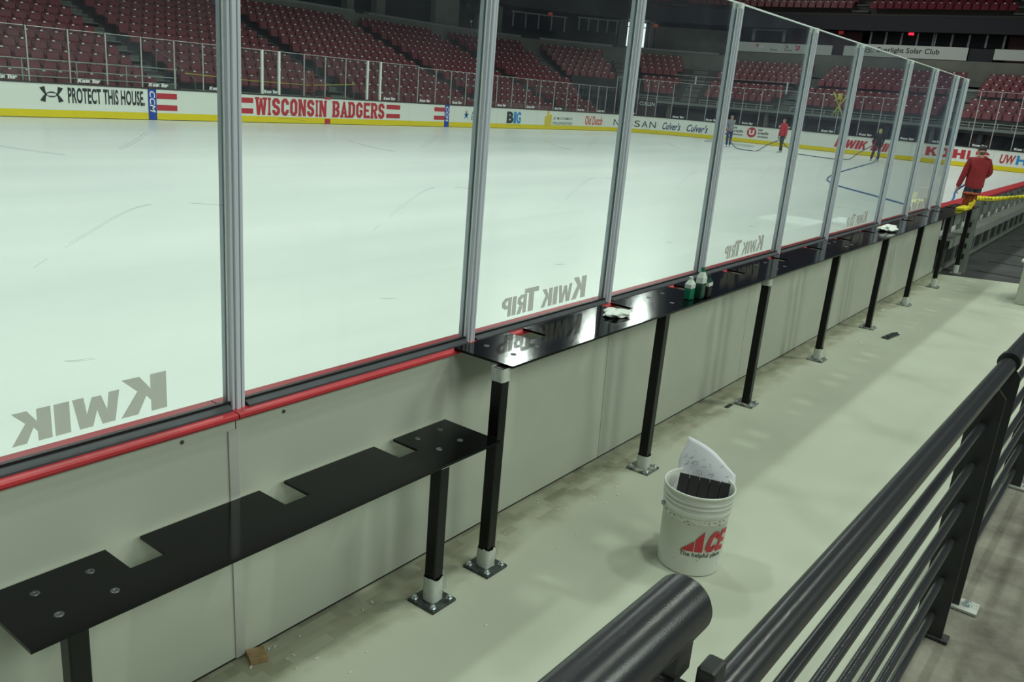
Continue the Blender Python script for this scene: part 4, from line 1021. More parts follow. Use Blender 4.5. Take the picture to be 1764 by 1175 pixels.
struct(mb, 'trim_2', M['mullion'], 'pale coping on the wall behind the top row')
mb = MB(); ring(mb, 52.6, 75, 10.45, 10.79, 5.0, 6.08); struct(mb, 'wall_end', M['concrete'], 'bare concrete wall under the white banners')
mb = MB(); mb.box((-5, -12, -0.35), (85, 60, -0.17)); struct(mb, 'floor_service', M['tread'], 'dark service floor under the stand')
# vomitory mouth and the dark space under the end stand
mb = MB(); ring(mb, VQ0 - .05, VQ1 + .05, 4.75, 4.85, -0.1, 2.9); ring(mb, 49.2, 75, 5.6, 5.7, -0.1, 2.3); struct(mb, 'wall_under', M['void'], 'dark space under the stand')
mb = MB(); ring(mb, VQ0, VQ1, 4.55, 4.75, 2.42, 3.28); struct(mb, 'wall_lintel', M['dark_wall'], 'dark wall above the corner tunnel')
mb = MB()
for q in (VQ0, VQ1 + .18):
    ring(mb, q - .09, q + .02, 0.0, 4.7, -0.1, 2.0)
struct(mb, 'wall_tunnel', M['dark_wall'], 'side walls of the corner tunnel')
# beam and posts carrying the end stand
mb = MB(); ring(mb, 49.9, 75, 2.98, 3.06, 1.93, 2.0); ring(mb, 49.9, 75, 3.0, 3.3, 1.98, 2.09)
struct(mb, 'trim_3', M['mullion'], 'pale front beam of the end stand')
k = 0
for q in (51.2, 53.4, 56.0, 58.5, 61.0, 63.5, 66.0, 68.5, 71.0):
    k += 1; p, _ = bowl(q, 3.2)
    tag(MB().box((p[0] - .09, p[1] - .12, -0.15), (p[0] + .09, p[1] + .12, 1.975), 0, 0.01).build('support_post', M['concrete'] if k % 2 else M['dark_wall'], None, (p[0], p[1], -0.15)), 'concrete post under the end stand, %s from the left' % nth(k), 'post', 'posts under the end stand')
# low rail on the end beam
for k, (qa, qb) in enumerate(((49.9, 51.4), (52.4, 56.4), (57.5, 61.75), (61.85, 66.1), (67.1, 71.5))):
    p, _ = bowl((qa + qb) / 2, 3.05)
    t = thing('stand_rail', (p[0], p[1], 2.09), 'thin pale front rail of the end stand, %s length from the left' % nth(k + 1), 'rail', 'front rails of the end stand')
    mb = MB(); ring(mb, qa, qb, 3.03, 3.07, 2.34, 2.38); ring(mb, qa, qb, 3.035, 3.065, 2.2, 2.225); mb.build('bar', M['rail_pale'], t)
    mb = MB(); q = qa
    while q <= qb + .01:
        a, _ = bowl(q, 3.05); mb.box((a[0] - .02, a[1] - .02, 2.09), (a[0] + .02, a[1] + .02, 2.34)); q += 0.72
    mb.build('upright', M['rail_pale'], t)

# aisles with their steps
AISLES = [(18.3, -1, 'first'), (27.0, 0, 'second'), (36.2, -1, 'third'), (43.85, -1, 'fourth'), (47.0, 6, 'fifth'), (49.6, 4, 'sixth'), (51.9, 4, 'seventh'), (57.0, 4, 'eighth'), (66.6, 4, 'ninth')]
for qa, n0, nm in AISLES:
    a, n_ = bowl(qa, n0 * .85)
    t = thing('aisle_stairs', (a[0], a[1], zrow(n0)), 'grey concrete aisle stairs of the stand, %s from the left' % nm, 'stairs', 'aisle stairs of the stand'); t['kind'] = 'structure'
    mb = MB(); ns = MB(); tx = Vector((n_[1], -n_[0], 0)); nx = Vector((n_[0], n_[1], 0)); A = Vector((a[0], a[1], 0))
    for n in range(n0, 12):
        for h in (0, 1):
            dd = (n - n0) * .85 + h * .425 - 0.15; z = zrow(n) + h * .1635
            c = A + nx * (dd + .213) + Vector((0, 0, z + 0.01 - 0.08)); mb.obox(c, tx, nx, (0, 0, 1), 0.52, 0.213, 0.09)
            ns.obox(A + nx * (dd + .02) + Vector((0, 0, z + 0.027)), tx, nx, (0, 0, 1), 0.52, 0.03, 0.004)
    mb.build('steps', M['stair'], t)
    ns.build('nosing', M['nosing'], t)
    if qa < 44:
        # handrail down the right edge of the lower flight
        c0 = A + tx * 0.60 + Vector((0, 0, zrow(n0) + .85)); c1 = A + tx * 0.60 + nx * 2.6 + Vector((0, 0, zrow(n0) + .85 + 1.0))
        hr = MB(); hr.tube([c0, c1], 0.022, 8); hr.cyl(c0 - Vector((0, 0, .85)), c0, 0.02, n=8); hr.cyl(c1 - Vector((0, 0, .9)), c1, 0.02, n=8)
        hr.build('handrail', M['concrete'], t)

# seats
def seat_shape():
    mb = MB(); t = math.radians(13)
    up = Vector((0, math.sin(t), math.cos(t))); nn = Vector((0, -math.cos(t), math.sin(t)))
    # back: a shallow dished shell with rounded top corners
    W, H, n, m = 0.248, 0.46, 6, 5
    vs = []
    for sgn in (0, 1):
        for j in range(m + 1):
            for i in range(n + 1):
                u = -1 + 2 * i / n; v = j / m
                wd = W * (1 - 0.10 * max(0, v - .75) / .25)
                p = Vector((u * wd, 0.16, 0.40)) + up * (v * H) + nn * (0.045 * u * u - 0.015 * v) - nn * (0.022 * sgn)
                vs.append(p)
    S = (n + 1) * (m + 1); fs = []
    for j in range(m):
        for i in range(n):
            a = j * (n + 1) + i; fs.append((a, a + 1, a + n + 2, a + n + 1)); fs.append((S + a, S + a + n + 1, S + a + n + 2, S + a + 1))
    for i in range(n): fs.append((i, S + i, S + i + 1, i + 1)); b = m * (n + 1); fs.append((b + i, b + i + 1, S + b + i + 1, S + b + i))
    for j in range(m): a = j * (n + 1); fs.append((a, a + n + 1, S + a + n + 1, S + a)); a += n; fs.append((a, S + a, S + a + n + 1, a + n + 1))
    mb.add(vs, fs, 0, True)
    # tipped-up seat pan and arm standards
    mb.obox((0, 0.085, 0.555), (1, 0, 0), (0, math.cos(.28), -math.sin(.28)), (0, math.sin(.28), math.cos(.28)), 0.205, 0.022, 0.185, 1, 0.02)
    for sx in (-1, 1): mb.box((sx * 0.247 - 0.011, 0.02, 0.30), (sx * 0.247 + 0.011, 0.20, 0.62), 0, 0.004)
    c = Vector((0, 0.16, 0.40)) + up * 0.405 + nn * (-0.0135)
    mb.obox(c + nn * 0.006, (1, 0, 0), nn, up, 0.045, 0.004, 0.022, 2)
    return mb
def seat_lite():
    mb = MB(); t = math.radians(13); up = Vector((0, math.sin(t), math.cos(t))); nn = Vector((0, -math.cos(t), math.sin(t)))
    mb.obox(Vector((0, 0.16, 0.40)) + up * .23 + nn * 0.01, (1, 0, 0), nn, up, 0.246, 0.016, 0.23, 0)
    mb.obox((0, 0.085, 0.555), (1, 0, 0), (0, math.cos(.28), -math.sin(.28)), (0, math.sin(.28), math.cos(.28)), 0.205, 0.022, 0.185, 1)
    mb.box((0.243, 0.02, 0.30), (0.267, 0.20, 0.62), 0)
    mb.obox(Vector((0, 0.16, 0.40)) + up * .405 + nn * 0.030, (1, 0, 0), nn, up, 0.055, 0.004, 0.026, 2)
    return mb
SECT = [(6.0, 17.72, -1, 'left of the first stairs'), (18.88, 26.42, 0, 'between the first and second stairs'), (27.58, 35.62, -1, ''), (36.78, 43.27, -1, ''), (44.30, 46.72, -1, ''), (47.30, 49.15, 6, ''),
        (50.1, 51.45, 4, ''), (52.35, 56.4, 4, ''), (57.6, 66.0, 4, ''), (67.2, 74, 4, '')]
seats = []
for si, (qa, qb, n0, nm) in enumerate(SECT):
    for n in range(n0, 12):
        if si >= 6 and n == 7: continue
        d = n * .85 + 0.12; st = qstep((qa + qb) / 2, d); q = qa + 0.27 * st; k = 0
        if si == 4: qb2 = 47.35 - .30 if n < 6 else 46.72
        else: qb2 = qb
        sts = st * 0.525
        while q < qb2 - 0.2 * st:
            k += 1
            if st == 1 and q >= 54: pass
            p, nn_ = bowl(q, d); rz = math.atan2(nn_[1], nn_[0]) - PI / 2
            c = (p[0], p[1], zrow(n)); dist = in_view((c[0], c[1], c[2] + .6), 30)
            seats.append((dist if dist else 1e9, si, n - n0 + 1, k, c, rz, nm))
            q += qstep(q, d) * 0.525
# upper deck
for n in range(0, 6):
    d = 12.15 + n * .85; z = 8.95 + n * 0.50; q = 44.0
    while q < 74:
        gap = any(abs(q - a) * (1 if q >= 54 else (7.4 + d) * .157) < 0.6 for a in (48.3, 51.0, 57.9, 67.9))
        p, nn_ = bowl(q, d); c = (p[0], p[1], z)
        if not gap and in_view((c[0], c[1], c[2] + .5), 30): seats.append((1e8, 99, n, 0, c, math.atan2(nn_[1], nn_[0]) - PI / 2, ''))
        q += qstep(q, d) * 0.53
near = sorted([s for s in seats if s[1] in (0, 1) and s[0] < 1e7], key=lambda s: s[0])[:300]
ids = {id(s) for s in near}
proto = None
for s in near:
    _, si, row, k, c, rz, nm = s
    if proto is None:
        proto = seat_shape().build('stadium_seat', [M['seat'], M['seat_pan'], M['seat_tag']]); o = proto
    else:
        o = proto.copy(); col.objects.link(o)
    o.location = c; o.rotation_euler = (0, 0, rz)
    tag(o, 'maroon folding seat, %s row up, %s from the left, %s' % (nth(row), nth(k), 'section left of first stairs' if si == 0 else 'between first and second stairs'), 'seat', 'maroon seats in the two nearest sections')
lite = seat_lite(); BV = [Vector(v) for v in lite.v]
mb = MB()
for s in seats:
    if id(s) in ids or s[0] > 5e8: continue
    c, rz = s[4], s[5]; cs_, sn = math.cos(rz), math.sin(rz); o = len(mb.v)
    mb.v += [(c[0] + v.x * cs_ - v.y * sn, c[1] + v.x * sn + v.y * cs_, c[2] + v.z) for v in BV]
    mb.f += [[i + o for i in f] for f in lite.f]; mb.m += lite.m; mb.s += lite.s
tag(mb.build('stadium_seats', [M['seat'], M['seat_pan'], M['seat_tag']]), 'rows of more distant maroon folding seats around the corner and upper deck', 'seats', 'maroon seats further round the stand', 'stuff')

# grey bleacher steps in front of the second section, front rail of the first section
for k in range(3):
    tag(MB().box((18.6, 26.35 + k * .45, -0.1), (26.9, 26.80 + k * .45, 0.50 + .27 * k), 0, 0.015).build('bleacher_step', M['bleacher'], None, (22.7, 26.6 + k * .45, 0)), 'long grey bleacher step behind the team-name board, %s from the front' % nth(k + 1), 'bleacher', 'grey bleacher steps')
t = thing('front_rail', (13, 26.75, 0), 'grey metal rail with three bars in front of the left stand section', 'rail')
mb = MB()
for z in (1.20, 1.42, 1.72): mb.tube([(6, 26.75, z), (17.9, 26.75, z)], 0.02, 8)
mb.build('bar', M['rail_pale'], t)
for x in (7.5, 9.2, 10.9, 12.6, 14.3, 16.0, 17.85):
    MB().cyl((x, 26.75, -0.1), (x, 26.75, 1.72), 0.022, n=8).build('upright', M['rail_pale'], t)
tag(MB().tube([(18.2, 26.7, 1.62), (21, 26.7, 1.52), (24, 26.75, 1.50), (26.6, 26.8, 1.66)], 0.014, 8).build('yellow_tape_line', M['tape_yellow']), 'yellow tape line strung above the grey bleacher steps', 'tape')
# orange step ladder behind the far glass
t = thing('step_ladder', (23.4, 26.15, 0), 'orange step ladder standing behind the far glass', 'ladder')
for sx in (-1, 1):
    for sy, nm in ((-1, 'rail'), (1, 'rear_leg')):
        mb = MB(); mb.tube([(23.42 + sx * 0.36, 26.15 + sy * .14, -0.1), (23.42 + sx * 0.17, 26.15 + sy * .03, 1.90)], 0.035, 6); mb.build(nm, M['orange'], t)
mb = MB()
for k in range(5): w = 0.34 - 0.034 * k; mb.box((23.42 - w, 26.0 + .02 * k, 0.3 + .32 * k), (23.42 + w, 26.08 + .02 * k, 0.34 + .32 * k))
mb.build('step', M['orange'], t)
MB().box((23.2, 26.05, 1.90), (23.64, 26.25, 1.95)).build('top_cap', M['orange'], t)
# dark folding chairs behind the boards right of the centre
k = 0
x = 28.6
while x < 45.5:
    k += 1
    p, n_ = (x, 26.35), (0, 1)
    mb = MB(); mb.box((x - .22, 26.30, 0.38), (x + .22, 26.62, 0.42)); mb.box((x - .22, 26.60, 0.62), (x + .22, 26.63, 0.95), 0, 0.01)
    for sx in (-.2, .2): mb.box((x + sx - .015, 26.30, -0.1), (x + sx + .015, 26.33, .38)); mb.box((x + sx - .015, 26.60, -0.1), (x + sx + .015, 26.63, .64))
    tag(mb.build('folding_chair', M['chair_black'], None, (x, 26.5, -0.1)), 'dark folding chair behind the far boards, %s from the left' % nth(k), 'chair', 'dark chairs behind the far boards')
    x += 0.62
# rail across the middle of the end stand
t = thing('cross_rail', (*bowl(53.6, 6.3)[0], 3.2), 'pale cross-aisle rail halfway up the end stand', 'rail')
mb = MB(); ring(mb, 51.2, 56.3, 6.28, 6.32, 3.92, 3.96); ring(mb, 51.2, 56.3, 6.28, 6.32, 3.60, 3.63); mb.build('bar', M['rail_pale'], t)
for q in (51.9, 55.9):
    a, _ = bowl(q, 6.3); MB().box((a[0] - .03, a[1] - .05, 3.1), (a[0] + .03, a[1] + .05, 3.96)).build('upright', M['print_white'], t)
# yellow crossed-bar stand, orange barrels, pedestal sign below the end stand
a, _ = bowl(60.45, 3.15); t = thing('yellow_stand', (a[0], a[1], 2.09), 'small yellow crossed-bar stand on the front beam of the end stand', 'stand')
mb = MB()
for sg in (1, -1): mb.tube([(a[0], a[1] + sg * .45, 3.45), (a[0], a[1] + sg * .10, 2.85), (a[0], a[1] - sg * .05, 2.6), (a[0], a[1] - sg * .32, 2.10)], 0.05, 8)
mb.build('frame', M['tape_yellow'], t)
MB().cyl((a[0] - .08, a[1], 3.05), (a[0] - .08, a[1] + .01, 3.42), 0.16, 0.12, n=12).build('drum', M['print_yellow'], t)
for k, q in enumerate((68.0, 68.75)):
    a, _ = bowl(q, 4.6); tag(MB().lathe([(0, 0), (.17, 0), (.17, .32), (.15, .34), (.15, .6), (.13, .62), (.13, .9), (0, .92)], 16, 0, (a[0], a[1], 0.95)).build('orange_barrel', M['orange'], None, (a[0], a[1], .95)), 'orange barrel under the end stand, %s one' % ('left' if k == 0 else 'right'), 'barrel', 'orange barrels')
    tag(MB().box((a[0] - .3, a[1] - .3, -0.17), (a[0] + .3, a[1] + .3, 0.949), 0, .01).build('crate', M['void'], None, (a[0], a[1], -0.17)), 'dark crate under the %s orange barrel' % ('left' if k == 0 else 'right'), 'crate', 'dark crates')
a, n_ = bowl(50.2, 2.0); t = thing('podium', (a[0], a[1], 0), 'brown podium with white capital lettering behind the corner glass', 'podium')
mb = MB(); tx = Vector((n_[1], -n_[0], 0)); nx = Vector((n_[0], n_[1], 0)); A = Vector((a[0], a[1], 0)); mb.obox(A + Vector((0, 0, 0.95)), tx, nx, (0, 0, 1), 0.62, 0.25, 1.12); mb.build('cabinet', M['brown_wall'], t)
fn = lambda u, v: A + tx * u - nx * 0.262 + Vector((0, 0, v)); mb = MB(); put_text(mb, 'CULLEN', fn, -0.5, 0.5, 1.70, 1.94, bold=0.02); mb.build('lettering', M['print_white'], t)

# ------------------------------------------------------------------ club level, boxes and upper deck
mb = MB(); ring(mb, 5.5, 75, 14.6, 14.9, 4.5, 8.2); struct(mb, 'wall_concourse', M['dark_wall'], 'dark back wall of the concourse')
mb = MB(); ring(mb, 5.5, 75, 10.75, 14.6, 4.5, 4.7); struct(mb, 'floor_concourse', M['tread'], 'dark concourse floor above the stand')
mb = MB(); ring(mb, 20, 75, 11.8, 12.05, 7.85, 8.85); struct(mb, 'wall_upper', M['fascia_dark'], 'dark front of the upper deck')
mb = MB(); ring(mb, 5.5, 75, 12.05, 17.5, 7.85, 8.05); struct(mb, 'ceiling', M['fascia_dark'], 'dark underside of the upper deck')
mb = MB()
for n in range(6): ring(mb, 40, 75, 12.0 + n * .85, 12.9 + n * .85, 8.3 + n * .5, 8.95 + n * .5)
struct(mb, 'floor_upper', M['tread'], 'stepped treads of the upper deck')
for k, qa in enumerate((48.3, 51.0, 57.9, 67.9)):
    a, n_ = bowl(qa, 12.0); t = thing('upper_stairs', (a[0], a[1], 8.95), 'grey stairs of the upper deck, %s from the left' % nth(k + 1), 'stairs', 'upper deck stairs'); t['kind'] = 'structure'
    mb = MB(); tx = Vector((n_[1], -n_[0], 0)); nx = Vector((n_[0], n_[1], 0)); A = Vector((a[0], a[1], 0))
    for n in range(12): mb.obox(A + nx * (n * .425 + .25) + Vector((0, 0, 8.95 + n * .25 - .05)), tx, nx, (0, 0, 1), 0.55, 0.22, 0.07)
    mb.build('steps', M['stair'], t)
# piers of the concourse
k = 0
for q0, q1, dd in ((38.0, 38.6, 12.2), (40.9, 41.7, 12.6), (44.6, 45.3, 12.0), (46.05, 46.7, 13.0), (49.62, 49.84, 12.3), (50.40, 50.50, 12.3), (52.3, 52.55, 12.4)):
    k += 1; mb = MB(); ring(mb, q0, q1, dd, dd + .5, 4.69, 7.86); p, _ = bowl((q0 + q1) / 2, dd)
    tag(struct(mb, 'pillar_%d' % k, M['concrete']), 'grey concrete pier of the dark concourse, %s from the left' % nth(k))
mb = MB(); ring(mb, 50.55, 52.3, 13.2, 13.4, 4.7, 7.6); struct(mb, 'wall_back', M['concrete'], 'dim concrete wall right of the daylit doorway')
# daylit doorway
t = thing('window_1', (*bowl(50.1, 13.9)[0], 6.0), 'bright doorway with daylight between two piers', 'window'); t['kind'] = 'structure'
mb = MB(); ring(mb, 49.80, 50.33, 13.88, 13.95, 6.0, 7.78); mb.build('glass', M['day'], t)
mb = MB(); ring(mb, 49.80, 50.33, 13.85, 13.875, 7.42, 7.48); ring(mb, 49.79, 49.81, 13.85, 13.88, 6.0, 7.8); ring(mb, 50.32, 50.34, 13.85, 13.88, 6.0, 7.8); mb.build('window_frame', M['mullion'], t)
mb = MB(); ring(mb, 49.8, 50.33, 13.8, 14.0, 4.7, 5.99); struct(mb, 'wall_sill', M['dark_wall'], 'dark sill under the daylit doorway')
# box windows
def boxes(num, q0, q1, d, z0, z1, n, label, frame='mullion', thick=0.10):
    t = thing('window_%d' % num, (*bowl((q0 + q1) / 2, d)[0], z0), label, 'window'); t['kind'] = 'structure'
    mb = MB(); ring(mb, q0, q1, d, d + .05, z0, z1); mb.build('pane', M['win_dark'], t)
    mb = MB(); ring(mb, q0 - .05, q1 + .05, d - .06, d - .005, z1 - .02, z1 + .07)
    for k in range(n + 1):
        q = q0 + (q1 - q0) * k / n; w = thick * 0.5 * qstep(q, d); ring(mb, q - w, q + w, d - .06, d - .005, z0, z1 - .02)
    mb.build('window_frame', M[frame], t)
boxes(2, 46.9, 48.25, 12.5, 6.5, 7.52, 4, 'row of four dark box windows above the corner stand')
boxes(3, 48.62, 49.57, 12.5, 6.75, 7.64, 4, 'row of dark box windows just left of the daylit doorway')
boxes(4, 58.95, 63.0, 12.5, 7.05, 8.0, 4, 'dark box windows above the white banner, left half', thick=.13)
boxes(5, 63.1, 67.2, 12.5, 7.05, 8.05, 4, 'dark box windows above the white banner, right half', thick=.13)
boxes(6, 52.9, 53.62, 12.5, 6.95, 7.72, 1, 'single dark box window above the left white banner', thick=.22)
boxes(7, 31.5, 36.5, 13.0, 6.3, 7.6, 6, 'dim dark windows above the middle of the far stand', 'concrete')
mb = MB(); ring(mb, 53.7, 58.3, 12.7, 12.9, 6.0, 7.84); struct(mb, 'wall_club', M['brown_wall'], 'dark maroon wall of the club level')
mb = MB(); ring(mb, 67.4, 75, 12.7, 12.9, 6.0, 7.84); struct(mb, 'wall_club_right', M['brown_wall'], 'dark maroon wall at the right end of the club level')
# white banners
def banner(q0, q1, z0, z1, label):
    t = thing('banner', (*bowl((q0 + q1) / 2, 10.4)[0], z0), label, 'banner', 'white banners')
    mb = MB(); ring(mb, q0, q1, 10.40, 10.44, z0, z1); mb.build('cloth', M['banner'], t); return t
fb_ = lambda u, v: (*bowl(u, 10.392)[0], v)
t = banner(52.62, 57.1, 6.05, 6.70, 'white banner with two red flags and a small sun emblem')
for a in (53.16, 54.52):
    mb = MB(); put_poly(mb, [(a, 6.60), (a + .20, 6.56), (a + .32, 6.62), (a + .29, 6.26), (a + .22, 6.32), (a + .08, 6.22)], fb_); fl = mb.build('flag', M['print_red'], t)
    mb = MB(); f2 = lambda u, v: (*bowl(u, 10.386)[0], v); put_text(mb, 'W', f2, a + .06, a + .23, 6.34, 6.52, bold=.03); mb.build('initial', M['print_white'], fl)
mb = MB(); put_text(mb, 'Everlight Solar', fb_, 53.55, 54.35, 6.17, 6.32, bold=.015)
for k in range(7):
    a = PI * k / 6; put_poly(mb, [(53.92 + r * math.cos(a + w) * .6, 6.44 + r * math.sin(a + w)) for r, w in ((.12, -.08), (.21, -.05), (.21, .05), (.12, .08))], fb_)
for q in circle(53.92, 6.44, .075, .05, 12): put_poly(mb, q, fb_)
mb.build('lettering', M['print_dark'], t)
t = banner(57.9, 58.66, 6.08, 6.72, 'narrow white banner piece left of the long one')
t = banner(58.70, 65.6, 6.10, 6.88, 'long white banner with black sun emblem and company name')
mb = MB(); put_text(mb, 'Everlight Solar Club', fb_, 60.1, 63.95, 6.30, 6.72, bold=.015)
for k in range(5):
    a = PI * k / 4; put_poly(mb, [(59.48 + r * math.cos(a + w), 6.42 + r * math.sin(a + w) * .9) for r, w in ((.24, -.1), (.36, -.07), (.36, .07), (.24, .1))], fb_)
for k in range(10):
    a, b = PI * k / 10, PI * (k + 1) / 10; put_poly(mb, [(59.48 + r * math.cos(x), 6.42 + r * math.sin(x) * .9) for r, x in ((.13, a), (.19, a), (.19, b), (.13, b))], fb_)
put_poly(mb, [(59.25, 6.34), (59.71, 6.34), (59.71, 6.39), (59.25, 6.39)], fb_)
mb.build('lettering', M['print_dark'], t)
t = banner(67.1, 74, 6.22, 6.86, 'plain white banner at the right edge')
mb = MB(); ring(mb, 65.65, 67.05, 10.5, 10.55, 6.1, 6.85); struct(mb, 'door_1', M['fascia_dark'], 'dark gate between the white banners')
# dark banner with university name
a0 = 45.45; t = thing('banner', (*bowl(45.7, 11.9)[0], 7.0), 'dark blue banner with pale university name, high over the corner', 'banner')
mb = MB(); ring(mb, 45.4, 46.02, 11.7, 11.75, 7.0, 7.78); mb.build('cloth', M['fascia_dark'], t)
mb = MB(); put_text(mb, 'MICHIGAN', lambda u, v: (*bowl(u, 11.69)[0], v), 45.46, 45.97, 7.28, 7.50, bold=.0); mb.build('lettering', M['print_grey'], t)
for k, (q, d, z, m) in enumerate(((47.85, 12.3, 7.66, 'exit_dim'), (50.52, 12.2, 7.55, 'exit_dim'), (61.55, 12.35, 7.80, 'exit'), (56.9, 12.3, 7.72, 'exit_dim'))):
    st = qstep(q, d); mb = MB(); ring(mb, q - .17 * st, q + .17 * st, d, d + .05, z - .11, z + .11); p, _ = bowl(q, d)
    tag(mb.build('exit_sign', M[m], None, (p[0], p[1], z)), ('bright' if m == 'exit' else 'dim') + ' red exit sign under the upper deck, %s from the left' % nth((1, 2, 4, 3)[k]), 'sign', 'exit signs')

t = thing('hanging_cable', (*bowl(45.1, 9.5)[0], 5.4), 'pale hanging cable loop with a small white lamp in front of the corner seats', 'cable')
bp_ = lambda q, z: (*bowl(q, 9.5)[0], z)
MB().tube([bp_(q, z) for q, z in ((44.99, 6.1), (45.02, 5.75), (45.05, 5.35), (45.11, 4.9), (45.17, 4.62), (45.23, 4.72), (45.24, 5.02), (45.18, 5.76))], 0.02, 6).build('cord', M['rail_pale'], t)
MB().lathe([(0, -.09), (.06, -.05), (.08, 0), (.06, .05), (0, .09)], 12, 0, bp_(44.99, 6.2)).build('bulb', M['seat_tag'], t)

# ------------------------------------------------------------------ people
def skin(name, chains, material, parent, sub=2, extra=None):
    """one continuous limb-grown surface: chains are lists of (point, radius) that share their joints"""
    me = bpy.data.meshes.new(name); verts, rad, edges, idx = [], [], [], {}
    for ch in chains:
        prev = None
        for p, r in ch:
            k = tuple(round(c, 4) for c in p)
            if k not in idx: idx[k] = len(verts); verts.append(p); rad.append(r)
            i = idx[k]
            if prev is not None and prev != i: edges.append((prev, i))
            prev = i
    me.from_pydata(verts, edges, [])
    o = bpy.data.objects.new('tmp', me); col.objects.link(o)
    md = o.modifiers.new('skin', 'SKIN'); md.use_smooth_shade = True
    for v, r in zip(me.skin_vertices[0].data, rad): v.radius = r if isinstance(r, (tuple, list)) else (r, r)
    me.skin_vertices[0].data[0].use_root = True
    sb = o.modifiers.new('sub', 'SUBSURF'); sb.levels = sub; sb.render_levels = sub
    dg = bpy.context.evaluated_depsgraph_get(); m2 = bpy.data.meshes.new_from_object(o.evaluated_get(dg))
    bpy.data.objects.remove(o); bpy.data.meshes.remove(me)
    mb = MB(); mb.add([v.co for v in m2.vertices], [list(p.vertices) for p in m2.polygons], 0, True)
    bpy.data.meshes.remove(m2)
    if extra: extra(mb)
    R = parent['_R']; 
    mb.v = [tuple(WORLD_AT[parent.name] + Vector((v[0] * R[0] - v[1] * R[1], v[0] * R[1] + v[1] * R[0], v[2]))) for v in mb.v]
    return mb.build(name, material, parent)

